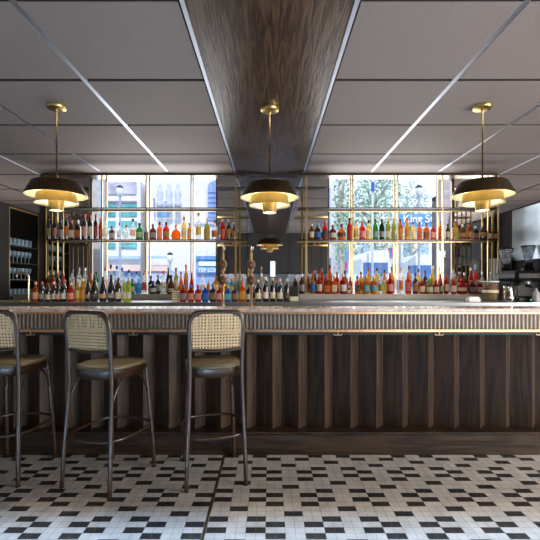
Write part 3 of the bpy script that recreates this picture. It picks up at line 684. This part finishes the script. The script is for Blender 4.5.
# ------------------------------------------------------------------ glass cabinet on the left partition
cab = tag(empty('glass_cabinet', (-3.1, 5.0, 1.10)), 'dark recessed glassware cabinet in the left partition, edged in brass', 'cabinet')
fr = MB(); fr.box(.146, .152, -.30, -.285, 0, 1.06).box(.146, .152, .285, .30, 0, 1.06).box(.146, .152, -.30, .30, 1.045, 1.06)
fr.build('frame', brass_dark, cab)
zsh = [.02, .22, .42, .62]
for k, zz_ in enumerate(zsh):
    MB().box(-.21, .14, -.285, .285, zz_, zz_+.012).build('shelf', black_matte, cab)
gm = glass_mat('pale_blue_glassware', (.55, .72, .85), .30, .35)
ggm = MB().lathe([(0, 0), (.026, 0), (.030, .01), (.034, .09), (.031, .09), (.027, .012), (0, .008)], n=12).mesh('tumbler', gm)
ggt = MB().lathe([(0, 0), (.028, 0), (.030, .003), (.005, .008), (.005, .06), (.022, .08), (.030, .11), (.026, .14), (.024, .14), (.027, .11), (.018, .083), (0, .078)], n=12).mesh('stem_glass', gm)
rown = ['lowest', 'second', 'third', 'top']
for k, zz_ in enumerate(zsh):
    for j in range(7):
        kind = 'tumbler' if k in (0, 3) else 'wine_glass'
        o = bpy.data.objects.new(kind, ggm if k in (0, 3) else ggt); COL.objects.link(o)
        o.location = (-3.04, 4.76+.08*j, 1.10+zz_+.0125)
        place = ['nearest the camera', 'second from the near end', 'third from the near end', 'in the middle', 'third from the far end', 'second from the far end', 'at the far end'][j]
        tag(o, 'pale blue %s on %s left cabinet shelf, %s' % ('tumbler' if kind == 'tumbler' else 'wine glass', rown[k], place), 'glass', 'glasses in the left cabinet')

# ------------------------------------------------------------------ pendants
def pendant(X, Y, zc, label, first=None):
    if first:
        t = copy_tree(first)
    else:
        t = empty('pendant_lamp')
        zb = 0  # origin at ceiling; all z negative
        def zr(z): return z-2.73
        MB().lathe([(0, zr(2.73)), (.072, zr(2.73)), (.073, zr(2.727)), (.073, zr(2.702)), (.070, zr(2.699)), (0, zr(2.699))], n=32).build('canopy', brass, t)
        MB().lathe([(.012, zr(2.70)), (.012, zr(2.68)), (.0065, zr(2.675)), (.0065, zr(2.10)), (.011, zr(2.13)), (.011, zr(2.085))], n=12).build('rod', brass_dark, t)
        U = MB(); U.lathe([(.012, zr(2.112)), (.10, zr(2.110)), (.178, zr(2.104)), (.186, zr(2.098)), (.235, zr(2.001)), (.236, zr(1.994)), (.232, zr(1.994)), (.182, zr(2.094)), (.174, zr(2.100)), (.012, zr(2.106))], n=48,
                          mis=[0, 0, 0, 0, 0, 2, 1, 1, 1, 1])
        U.build('upper_shade', [bronze, cream_in, brass], t)
        Mm = MB(); Mm.lathe([(.146, zr(2.012)), (.150, zr(2.005)), (.152, zr(1.97)), (.166, zr(1.936)), (.168, zr(1.930)), (.164, zr(1.930)), (.148, zr(1.97)), (.146, zr(2.005)), (.144, zr(2.012))], n=48, mis=[0, 0, 0, 0, 0, 1, 1, 1, 0], close=True)
        Mm.build('middle_shade', [gold_paint, cream_in], t)
        Lw = MB(); Lw.lathe([(.062, zr(1.975)), (.062, zr(1.96)), (.053, zr(1.885)), (.055, zr(1.874)), (.0535, zr(1.874)), (.050, zr(1.885)), (.058, zr(1.96)), (.058, zr(1.975))], n=36, mis=[0]*4+[1]*4, close=True)
        Lw.build('lower_shade', [gold_paint, cream_in], t)
        sp = MB()
        for k in range(3):
            a = 2*PI*k/3+.3; c_, s_ = math.cos(a), math.sin(a)
            sp.tube([(.010*c_, .010*s_, zr(2.09)), (.146*c_, .146*s_, zr(2.008))], .003, 6)
            sp.tube([(.145*c_, .145*s_, zr(1.975)), (.060*c_, .060*s_, zr(1.965))], .0025, 6)
        sp.build('spokes', brass_dark, t)
        MB().lathe([(0, zr(1.886)), (.0495, zr(1.886)), (.0495, zr(1.890)), (0, zr(1.890))], n=24).build('diffuser', mat('glowing_diffuser', (.9, .9, .85), .5, emit=(1., .90, .68), estr=5.), t)
        MB().lathe([(0, zr(2.085)), (.010, zr(2.085)), (.010, zr(2.083)), (.014, zr(2.080)), (.014, zr(2.076)), (.008, zr(2.072)), (0, zr(2.071))], n=14).build('bulb', mat('warm_bulb', (.9, .8, .6), .5, emit=(1., .78, .42), estr=12.), t)
    t.location = (X, Y, zc)
    tag(t, label, 'pendant lamp', 'brass three-tier pendant lamps over the bar')
    l = bpy.data.lights.new('pendant_light', 'POINT'); l.energy = 3.4; l.color = (1, .94, .76); l.shadow_soft_size = .012
    lo = bpy.data.objects.new('pendant_light', l); COL.objects.link(lo); lo.location = (X, Y, zc-2.73+2.055)
    l2 = bpy.data.lights.new('pendant_down_light', 'SPOT'); l2.energy = 16; l2.color = (1, .82, .55); l2.spot_size = 2.4; l2.spot_blend = .8; l2.shadow_soft_size = .04
    lo = bpy.data.objects.new('pendant_down_light', l2); COL.objects.link(lo); lo.location = (X, Y, zc-2.73+1.868)
    return t
PD = 3.365
p1 = pendant(PX(56.5, PD), PD, CZ-.0005, 'left of the three brass tiered pendant lamps over the bar')
pendant(PX(269.6, PD), PD, CZ-.0185, 'middle brass tiered pendant lamp hanging from the dark wooden beam', p1)
pendant(PX(482.5, PD), PD, CZ-.0005, 'right of the three brass tiered pendant lamps over the bar', p1)

# ------------------------------------------------------------------ bar stools
def stool_proto():
    t = empty('bar_stool')
    SZ = .765
    # rear hoop: both rear legs and the back in one bent piece
    half = [(.186, -.232, 0), (.180, -.218, .25), (.170, -.200, .50), (.165, -.192, .70), (.166, -.200, .86), (.170, -.215, 1.0), (.160, -.224, 1.065), (.135, -.229, 1.098), (.09, -.231, 1.105), (0, -.231, 1.105)]
    path = half + [(-x, y, z) for x, y, z in reversed(half[:-1])]
    sp = smooth_path(path, 6)
    MB().tube(sp, .0135, 12).build('back_hoop', bent_wood, t)
    # crossbar below the cane
    MB().tube(smooth_path([(-.166, -.200, .868), (-.09, -.212, .862), (0, -.216, .860), (.09, -.212, .862), (.166, -.200, .868)], 5), .0095, 10).build('back_rail', bent_wood, t)
    for s in (-1, 1):
        MB().tube(smooth_path([(s*.180, .222, 0), (s*.172, .205, .25), (s*.160, .185, .50), (s*.148, .165, .73)], 5), .0135, 12).build('front_leg', bent_wood, t)
    # cane
    cz0, cz1 = .872, 1.095
    def yb(z): return -.200 - .031*min(1, (z-.86)/.22)**.8 if z > .86 else -.2
    def hw(z):
        w = .158 + .004*(z-.87)/.12
        if z > 1.02:
            q = min(1, (z-1.02)/(cz1-1.02)); w = .095+(.162-.095)*math.sqrt(max(0, 1-q*q))
        return w
    cn = MB(); pit = .0195; wd = .0050
    z = cz0
    zs = []
    while z <= cz1: zs.append(z); z += pit
    for z in zs:
        w = hw(z); n = 8
        vs = []
        for i in range(n+1):
            x = -w+2*w*i/n; y = yb(z)-.008*(1-(x/.16)**2)
            vs += [(x, y, z-wd), (x, y, z+wd)]
        cn.add(vs, [(2*i, 2*i+2, 2*i+3, 2*i+1) for i in range(n)])
    nx = int(.32/pit)
    for i in range(nx+1):
        x = -.16+pit*i+.0; zz_ = [q for q in [cz0+(cz1-cz0)*k/12 for k in range(13)] if hw(q) >= abs(x)-.002]
        if len(zz_) < 2: continue
        vs = []
        for q in zz_:
            y = yb(q)-.008*(1-(x/.16)**2)-.0012
            vs += [(x-wd, y, q), (x+wd, y, q)]
        cn.add(vs, [(2*k, 2*k+2, 2*k+3, 2*k+1) for k in range(len(zz_)-1)])
    cn.build('cane_panel', cane_m, t)
    # inner thin frame round the cane
    fr = []
    for k in range(13): q = cz0+(cz1-cz0)*k/12; fr.append((hw(q), yb(q)-.004, q))
    fr = [(-x, y, z) for x, y, z in fr[:-1]] + [(-fr[-1][0], fr[-1][1], fr[-1][2]), fr[-1]] + list(reversed(fr[:-1]))
    MB().tube(fr, .005, 6, closed=True).build('cane_frame', bent_wood, t)
    # seat: rounded trapezoid
    def outline(sx, sy, p=3.0, n=40, oy=-.005):
        r = []
        for k in range(n):
            a = 2*PI*k/n; c_, s_ = math.cos(a), math.sin(a)
            r.append((sx*math.copysign(abs(c_)**(2/p), c_)*(1+.05*(s_)), oy+sy*math.copysign(abs(s_)**(2/p), s_)))
        return r
    def loft(rings, mi=0):
        b = MB(); n = len(rings[0][0]); vs = []
        for pts, z in rings: vs += [(x, y, z) for x, y in pts]
        fs = [(i*n+k, i*n+(k+1) % n, (i+1)*n+(k+1) % n, (i+1)*n+k) for i in range(len(rings)-1) for k in range(n)]
        b.add(vs, fs, 0, True); b.add(vs[:n], [tuple(range(n-1, -1, -1))]); b.add(vs[-n:], [tuple(range(n))], 0, True); return b
    loft([(outline(.178, .200), .742), (outline(.184, .206), .749), (outline(.182, .204), .760), (outline(.160, .18), .768), (outline(.08, .09), .770)]).build('seat_pad', leather, t)
    loft([(outline(.170, .192), .684), (outline(.180, .202), .688), (outline(.182, .204), .741)]).build('seat_frame', bent_wood, t)
    # footrest ring
    ring = []
    for k in range(48):
        a = 2*PI*k/48; c_, s_ = math.cos(a), math.sin(a); p = 3.0
        ring.append((.212*math.copysign(abs(c_)**(2/p), c_), .256*math.copysign(abs(s_)**(2/p), s_), .318))
    ring = [(x*.97, y*.93, z) for x, y, z in ring]
    MB().tube(ring, .0095, 10, closed=True).build('footrest_ring', bent_wood, t)
    # arched braces
    def arch(p, q, name='brace'):
        p = Vector(p); q = Vector(q)
        pts = []
        for k in range(17):
            u = k/16; b = p.lerp(q, u); zz2 = p.z + (.688-p.z)*(1-abs(2*u-1)**3.2); pts.append((b.x, b.y, zz2))
        MB().tube(pts, .0075, 8).build(name, bent_wood, t)
    arch((-.168, -.196, .52), (-.158, .182, .52)); arch((.168, -.196, .52), (.158, .182, .52))
    for s, y, x in ((-1, -.232, .186), (1, -.232, .186), (-1, .222, .180), (1, .222, .180)):
        MB().lathe([(0, -.0), (.014, 0), (.0142, .006), (.0135, .008)], (s*x, y, 0.0003), n=12).build('glide', rubber_m, t)
    return t
s1 = stool_proto()
def place(o, x, y, rz, label):
    o.location = (x, y, 0.0008); o.rotation_euler[2] = rz; tag(o, label, 'bar stool', 'cane-back bar stools along the bar')
place(s1, -1.768, 2.850, math.radians(-1), 'leftmost cane-back bar stool, cut by the left edge of the photo')
s2 = copy_tree(s1); place(s2, -1.052, 2.762, math.radians(-20), 'middle cane-back bar stool, turned to the right')
s3 = copy_tree(s1); place(s3, -.386, 2.822, math.radians(14), 'rightmost cane-back bar stool, turned slightly left, beside the beer taps')

# ------------------------------------------------------------------ outside: the street
def em(name, c, **k): return mat(name, c, .8, **k)
fw = em('white_render_facade', (.80, .79, .82)); fl_ = em('lilac_stone_facade', (.52, .50, .66), var=.3, scale=3); fb = em('blue_paint_facade', (.15, .30, .62))
teal = em('teal_window_glass', (.10, .42, .48), var=.4, scale=1.5); lb = em('pale_blue_fascia', (.42, .58, .82)); pinkm = em('pink_stone', (.80, .58, .52)); deep = em('deep_blue_glass', (.10, .20, .50))
def R(mb, x0, y0, x1, y1, D, t=.1, mi=0):
    mb.box(PX(x0, D), PX(x1, D), D, D+t, PZ(y1, D), PZ(y0, D), mi); return mb
GZ = -.15
struct('ground', MB().box(-25, 25, 7.7, 40, GZ-.3, GZ).box(-2.9, 2.9, 5.6, 7.7, GZ-.3, GZ).box(-25, 25, -20, -1.2, GZ-.3, GZ), em('pale_asphalt', (.42, .43, .46)))
struct('sky_blocker_wall', MB().box(-20, 20, -9.3, -9, GZ, 9), em('sky_blocker_grey', (.22, .20, .19)))  # unseen wall, added to keep low sky light out of the rear windows
def building(px0, px1, top, D, m, label, depth=3.):
    b = tag(empty('building', (PX((px0+px1)/2, D), D, GZ)), label, 'building', 'buildings across the street')
    o = MB().box(PX(px0, D), PX(px1, D), D, D+depth, GZ, PZ(top, D)).build('wall', m); 
    o.location = -b.location; o.parent = b; return b
def bp_(b, name, mb, m):
    o = mb.build(name, m); o.location = -b.location; o.parent = b; return o
D = 14.
b = building(-20, 140.5, 181.5, D, fw, 'white building with teal windows across the street, seen in left window')
bp_(b, 'stone_band', R(MB(), 60, 182, 136, 194, D-.06), fl_)
bp_(b, 'cornice', R(MB(), 60, 200.6, 136, 201.6, D-.12), em('mauve_trim', (.45, .36, .50)))
for x0, x1 in ((88, 115), (119, 136.5)):
    for y0, y1 in ((203.5, 209), (211, 216.5), (221, 227), (229.5, 233), (242, 248.5)): bp_(b, 'window', R(MB(), x0, y0, x1, y1, D-.05), teal)
bp_(b, 'fascia', R(MB(), 60, 256, 140, 259, D-.2), lb)
bp_(b, 'awning', R(MB(), 60, 266, 140, 271, D-.3), pinkm); bp_(b, 'shopfront', R(MB(), 60, 271, 140, 292, D-.1), fb)
b = building(146.4, 192.9, 181.5, D-.0, fw, 'white rendered building with a small blue sign, behind the lamp post')
bp_(b, 'blue_sign', R(MB(), 157, 210.5, 168, 217, D-.5), em('sign_blue', (.12, .30, .60)))
for x, y in ((160, 194), (169, 190), (178, 195)):
    m = MB(); m.lathe([(0, 0), (.12, 0), (.12, .12), (.08, .2), (.12, .4), (.10, .55), (.05, .62), (.07, .70), (0, .78)], (PX(x, D-.45), D-.45, PZ(207, D-.45)), n=10); bp_(b, 'carved_finial', m, em('grey_blue_stone', (.55, .60, .72)))
bp_(b, 'downpipe', R(MB(), 153, 198, 154.5, 208, D-.4), em('mauve_trim', (.45, .36, .50))); bp_(b, 'downpipe', R(MB(), 164.5, 201, 165.5, 208, D-.4), em('sign_blue', (.12, .30, .60)))
bp_(b, 'fascia', R(MB(), 146.5, 256, 170, 258.5, D-.4), lb); bp_(b, 'awning', R(MB(), 146.5, 266, 168, 271, D-.5), pinkm); bp_(b, 'shopfront', R(MB(), 146.5, 271, 192, 292, D-.4), em('pale_shopfront', (.5, .55, .75)))
b = building(193.2, 262, 181.5, D-.1, fw, 'white building with arched blue window and shop sign, beside the mirror')
m = MB(); ax = PX(213, D); arc = []
x0, x1 = PX(208.5, D), PX(225, D); w2 = (x1-x0)/2; xc = (x0+x1)/2; zt = PZ(189, D); z0 = PZ(221, D)
pts = [(x0, z0), (x1, z0)] + [(xc+w2*math.cos(PI*k/10), zt+w2*.9*math.sin(PI*k/10)) for k in range(11)]
n = len(pts)
m.add([(p[0], D-.2, p[1]) for p in pts]+[(p[0], D-.1, p[1]) for p in pts], [tuple(range(n))]+[(i, (i+1) % n, n+(i+1) % n, n+i) for i in range(n)])
bp_(b, 'arched_window', m, em('arch_blue', (.30, .42, .80)))
m = MB()
for k in range(6): R(m, 208.5, 192+5*k, 225, 192.5+5*k, D-.24, .05)
R(m, 213.3, 182, 213.9, 221, D-.24, .05); bp_(b, 'glazing_bars', m, fb)
bp_(b, 'string_course', R(MB(), 193.5, 222, 262, 224, D-.2), em('lilac_course', (.58, .58, .78)))
bp_(b, 'fascia', R(MB(), 196, 256, 262, 259.5, D-.3), em('sign_blue', (.12, .30, .60)))
bp_(b, 'shopfront', R(MB(), 196, 259.5, 262, 292, D-.2), em('shop_blue', (.26, .42, .78)))
bp_(b, 'banner', R(MB(), 198.5, 261.5, 262, 266, D-.35), em('pale_mint_banner', (.72, .88, .86)))
so = bp_(b, 'shop_sign', R(MB(), 197, 267, 262, 273, D-.35), em('shop_sign_blue', (.20, .40, .80)))
def text(body, x, y, z, size, m, parent, name='lettering'):
    cu = bpy.data.curves.new(name, 'FONT'); cu.body = body; cu.size = size; cu.extrude = .01; cu.offset = size*.012
    o = bpy.data.objects.new(name, cu); COL.objects.link(o); o.rotation_euler = (PI/2, 0, 0)
    bpy.context.view_layer.update()
    me = bpy.data.meshes.new_from_object(o.evaluated_get(bpy.context.evaluated_depsgraph_get())); me.materials.clear(); me.materials.append(m)
    bpy.data.objects.remove(o)
    o = bpy.data.objects.new(name, me); COL.objects.link(o); o.rotation_euler = (PI/2, 0, 0); o.parent = parent
    base = Vector((0, 0, 0)); p = parent
    while p: base += p.location; p = p.parent
    o.location = Vector((x, y, z)) - base
    return o
white_p = em('white_lettering', (.95, .95, .97))
text('TEP LOUNGE', PX(197.8, D-.37), D-.37, PZ(271.9, D-.37), .17, white_p, so)
# right hand side
b = building(262.5, 352, 181.5, D, fw, 'white building with blue glazing across the street, left in right window')
bp_(b, 'blue_glazing', R(MB(), 323, 188, 330.5, 240, D-.1), em('arch_blue', (.30, .42, .80)))
bp_(b, 'blue_glazing', R(MB(), 341, 241, 351, 292, D-.1), em('light_blue_glass', (.45, .58, .85))); bp_(b, 'blue_glazing', R(MB(), 326, 258, 331, 292, D-.1), fb)
bp_(b, 'pink_sign', R(MB(), 344.5, 262, 348.5, 269, D-.3), em('magenta_sign', (.85, .10, .35)))
b = building(352.2, 600, 176, D+5.5, fw, 'tall white building behind the street trees, right window')
bp_(b, 'cornice', R(MB(), 352.5, 196, 600, 198, D+3.8), em('pale_blue_cornice', (.60, .68, .85)))
for x0 in (360, 374, 404, 420, 436): bp_(b, 'window', R(MB(), x0, 242, x0+9, 256, D+3.9), em('light_blue_glass', (.45, .58, .85)))
for x0 in (356, 376, 386, 410, 424): bp_(b, 'window', R(MB(), x0, 264, x0+8, 284, D+3.9), fb)
for x0 in (364, 382, 398, 414, 428): bp_(b, 'window', R(MB(), x0, 224, x0+7, 233, D+3.9), em('light_blue_glass', (.45, .58, .85)))
# street lamp posts
def lamp_post(px, D, top, label):
    t = tag(empty('street_lamp', (PX(px, D), D, GZ)), label, 'street lamp', 'street lamps')
    H = PZ(top, D)-GZ
    MB().lathe([(0, 0), (.09, 0), (.09, .4), (.035, .5), (.028, H-.25), (0, H-.24)], n=12).build('pole', em('grey_blue_post', (.30, .36, .50)), t)
    MB().lathe([(0, H-.26), (.06, H-.24), (.10, H-.12), (.08, H-.02), (0, H-.01)], n=14).build('lantern', em('pale_lantern', (.8, .83, .86)), t)
    MB().lathe([(.09, H-.03), (.07, H+.02), (0, H+.06)], n=14).build('lantern_cap', em('dark_navy_cap', (.03, .05, .12)), t)
    MB().tube([(-.3, 0, H-.7), (0, 0, H-.45), (.3, 0, H-.7)], .018, 8).build('arm', em('grey_blue_post', (.30, .36, .50)), t)
lamp_post(120, 11, 187, 'ornate lamp post before the teal windows, seen through left window')
lamp_post(170, 12, 254, 'short pale lamp post on the pavement, seen through left window')
lamp_post(419, 11.0, 187, 'ornate lamp post beside the street name banner, right window')
# street sign banner
sb = tag(R(MB(), 399.5, 214, 436.5, 226.5, 10.5, .06).build('street_sign', em('sky_blue_sign', (.10, .36, .72))), 'pale blue street sign reading King St behind the right shelf', 'sign')
sb['kind'] = 'thing'
text('King St', PX(403, 10.46), 10.47, PZ(222.2, 10.46), .27, white_p, sb)
for x in (400.5, 435.5): MB().tube([(PX(x, 10.55), 10.6, GZ), (PX(x, 10.55), 10.6, PZ(214, 10.5))], .03, 8).build('post', em('grey_blue_post', (.30, .36, .50)), sb)
o = R(MB(), 371.5, 182, 374.5, 191, 9.8, .04).build('blue_sign', em('deep_sign_blue', (.04, .14, .55))); tag(o, 'small deep blue hanging sign among the tree leaves', 'sign')
MB().tube([(PX(373, 9.8), 9.85, GZ), (PX(373, 9.8), 9.85, PZ(181, 9.8))], .025, 8).build('post', em('pale_post', (.6, .66, .8)), o)
# poster
pa = R(MB(), 388, 247, 394.5, 258.5, 12, .06).build('poster_board', em('poster_pale', (.75, .80, .92))); tag(pa, 'poster board of red and blue spots beside the brass post', 'poster')
m = MB()
for i in range(4):
    for j in range(6):
        x = 388.4+1.6*i; y = 247.5+1.8*j; R(m, x, y, x+1.0, y+1.1, 11.97, .03, (i*3+j*2) % 2)
m.build('coloured_spots', [em('red_spot', (.8, .05, .10)), em('blue_spot', (.08, .20, .70))], pa)
MB().tube([(PX(391, 12), 12.05, GZ), (PX(391, 12), 12.05, PZ(258, 12))], .03, 8).build('post', em('pale_post', (.6, .66, .8)), pa)
# awnings / parked van
def van(px0, px1, D, label):
    x0, x1 = PX(px0, D), PX(px1, D); t = tag(empty('van', ((x0+x1)/2, D, GZ)), label, 'van', 'parked vans'); w = (x1-x0)/2
    vw = em('van_white', (.86, .87, .9)); m = MB()
    prof = [(-w, .35), (-w, 2.05), (-w+.25, 2.25), (w*.55, 2.25), (w*.8, 1.45), (w, 1.25), (w, .35)]
    n = len(prof)
    m.add([(p[0], -.9, p[1]) for p in prof]+[(p[0], .9, p[1]) for p in prof], [tuple(range(n)), tuple(range(2*n-1, n-1, -1))]+[(i, (i+1) % n, n+(i+1) % n, n+i) for i in range(n)])
    m.build('van_body', vw, t)
    MB().box(-w*.9, w*.5, -.92, -.90, 1.35, 1.95).build('window', deep, t); MB().box(-w, w, -.915, -.90, .95, 1.1).build('stripe', fb, t)
    for x in (-w*.6, w*.6):
        k = MB(); vs = []
        for y in (-.93, -.7):
            for q in range(20): vs.append((x+.33*math.cos(2*PI*q/20), y, .33+.33*math.sin(2*PI*q/20)))
        k.add(vs, [(q, (q+1) % 20, 20+(q+1) % 20, 20+q) for q in range(20)]+[tuple(range(19, -1, -1))]); k.build('wheel', black_matte, t)
van(354, 386, 11.0, 'white van with blue stripe parked outside, before the poster board')
van(398, 437, 12.4, 'white van with blue windows parked under the street sign')
# pillars just outside the window jambs
o = MB().box(PX(86, 6.6), PX(100.5, 6.6), 6.6, 6.9, GZ, 3.4).build('pillar', em('pale_grey_pillar', (.55, .58, .64))); tag(o, 'pale grey pillar outside the left edge of left window', 'pillar')
o = MB().box(PX(443.5, 6.6), PX(458, 6.6), 6.6, 6.9, GZ, 3.4).build('pillar', em('lilac_pillar', (.62, .55, .60))); tag(o, 'pale lilac pillar outside the right edge of right window', 'pillar')
# trees
def tree(px, D, ztop, rx, nleaf, label, seed):
    rnd = random.Random(seed)
    t = tag(empty('street_tree', (PX(px, D), D, GZ)), label, 'tree', 'trees across the street')
    H = ztop-GZ
    tr = MB(); tr.tube(smooth_path([(0, 0, 0), (.05, 0, H*.3), (-.03, .05, H*.55), (.04, 0, H*.8)], 4), [.12-.006*k for k in range(13)], 10)
    for k in range(6):
        a = k*1.05; z = H*(.45+.06*k); tr.tube([(0, 0, z), (rx*.5*math.cos(a), rx*.4*math.sin(a), z+.45), (rx*.8*math.cos(a), rx*.5*math.sin(a), z+.8)], [.05, .03, .012], 7)
    tr.build('trunk', em('pale_bark', (.42, .40, .38)), t)
    lf = MB()
    for k in range(nleaf):
        while True:
            u = [rnd.uniform(-1, 1) for _ in range(3)]
            if sum(q*q for q in u) < 1: break
        c = Vector((u[0]*rx, u[1]*rx*.6, H*.68+u[2]*H*.33)); s_ = rnd.uniform(.035, .075)
        a = Vector((rnd.gauss(0, 1), rnd.gauss(0, 1), rnd.gauss(0, 1))).normalized(); b = a.cross(Vector((rnd.gauss(0, 1), rnd.gauss(0, 1), rnd.gauss(0, 1)))).normalized()
        lf.add([c-a*s_, c+b*s_*.5, c+a*s_, c-b*s_*.5], [(0, 1, 2, 3)], k % 2)
    lf.build('foliage', [em('pale_green_leaf', (.22, .46, .32)), em('light_leaf', (.50, .68, .58))], t)
tree(375, 12.9, 5.1, 1.05, 2600, 'leafy pale green tree across the street, in the middle right pane', 1)
tree(412, 17, 5.6, .8, 1200, 'thinner pale green tree behind the street lamp', 2)
tree(341, 12.2, 5.0, .26, 700, 'slim pale green tree at the left pane of right window', 3)

# ------------------------------------------------------------------ lights
w = bpy.data.worlds.new('World'); sc.world = w; w.use_nodes = True
nt = w.node_tree; bg = nt.nodes['Background']
bg.inputs[0].default_value = (.70, .82, 1.0, 1); bg.inputs[1].default_value = 1.0
def light(kind, name, loc, rot, energy, col, **k):
    l = bpy.data.lights.new(name, kind); l.energy = energy; l.color = col
    for a, v in k.items(): setattr(l, a, v)
    o = bpy.data.objects.new(name, l); COL.objects.link(o); o.location = loc; o.rotation_euler = rot; return o
light('SUN', 'sun', (0, 0, 10), (math.radians(48), 0, math.radians(12)), 1.7, (1, .97, .92), angle=.02)
for i, x in enumerate((-3.0, 3.0)):
    light('AREA', 'shop_window_glow', (x, YR-.16, .95), (PI/2+.1, 0, (.1, .5)[i]), (2, 45)[i], (1, .95, .90), shape='RECTANGLE', size=2.4, size_y=1.25)
light('AREA', 'shop_front_daylight', (0, -4.9, 3.40), (math.radians(60), 0, 0), 420, (.46, .68, 1.), shape='RECTANGLE', size=11, size_y=.2, spread=math.radians(34))
light('AREA', 'added_side_fill', (XW+.12, 1.0, 1.3), (PI/2, 0, PI/2-.35), 190, (1, .92, .84), shape='RECTANGLE', size=2.4, size_y=1.7)  # added lamp that throws side light across the zigzag panelling
for s_ in (-1, 1): light('AREA', 'annex_fill_light', (s_*3.9, 6.5, 1.1), (PI, 0, 0), 14, (1, .95, .92), shape='RECTANGLE', size=1.0, size_y=1.4)  # added fill lamps without a fitting, they brighten the annex ceilings
for i, (x, e) in enumerate(((-1.5, 26), (1.6, 26))):
    light('AREA', 'street_window_daylight', (x, 5.55, 2.0), (-PI/2, 0, 0), e, (1., .97, .93), shape='RECTANGLE', size=1.6, size_y=1.3)

# ------------------------------------------------------------------ camera
cam = bpy.data.cameras.new('camera'); co = bpy.data.objects.new('camera', cam); COL.objects.link(co)
co.location = (0, 0, CAMZ); co.rotation_euler = (PI/2, 0, 0)
cam.sensor_width = 36; cam.lens = F/540*36; cam.shift_x = .4/540; cam.shift_y = 14/540; cam.clip_start = .05; cam.clip_end = 100
sc.camera = co
sc.view_settings.view_transform = 'Standard'; sc.view_settings.look = 'None'; sc.view_settings.gamma = 1; sc.view_settings.use_curve_mapping = False
sc.view_settings.exposure = 0.6
sc.cycles.max_bounces = 8; sc.cycles.transparent_max_bounces = 16; sc.cycles.sample_clamp_indirect = 4
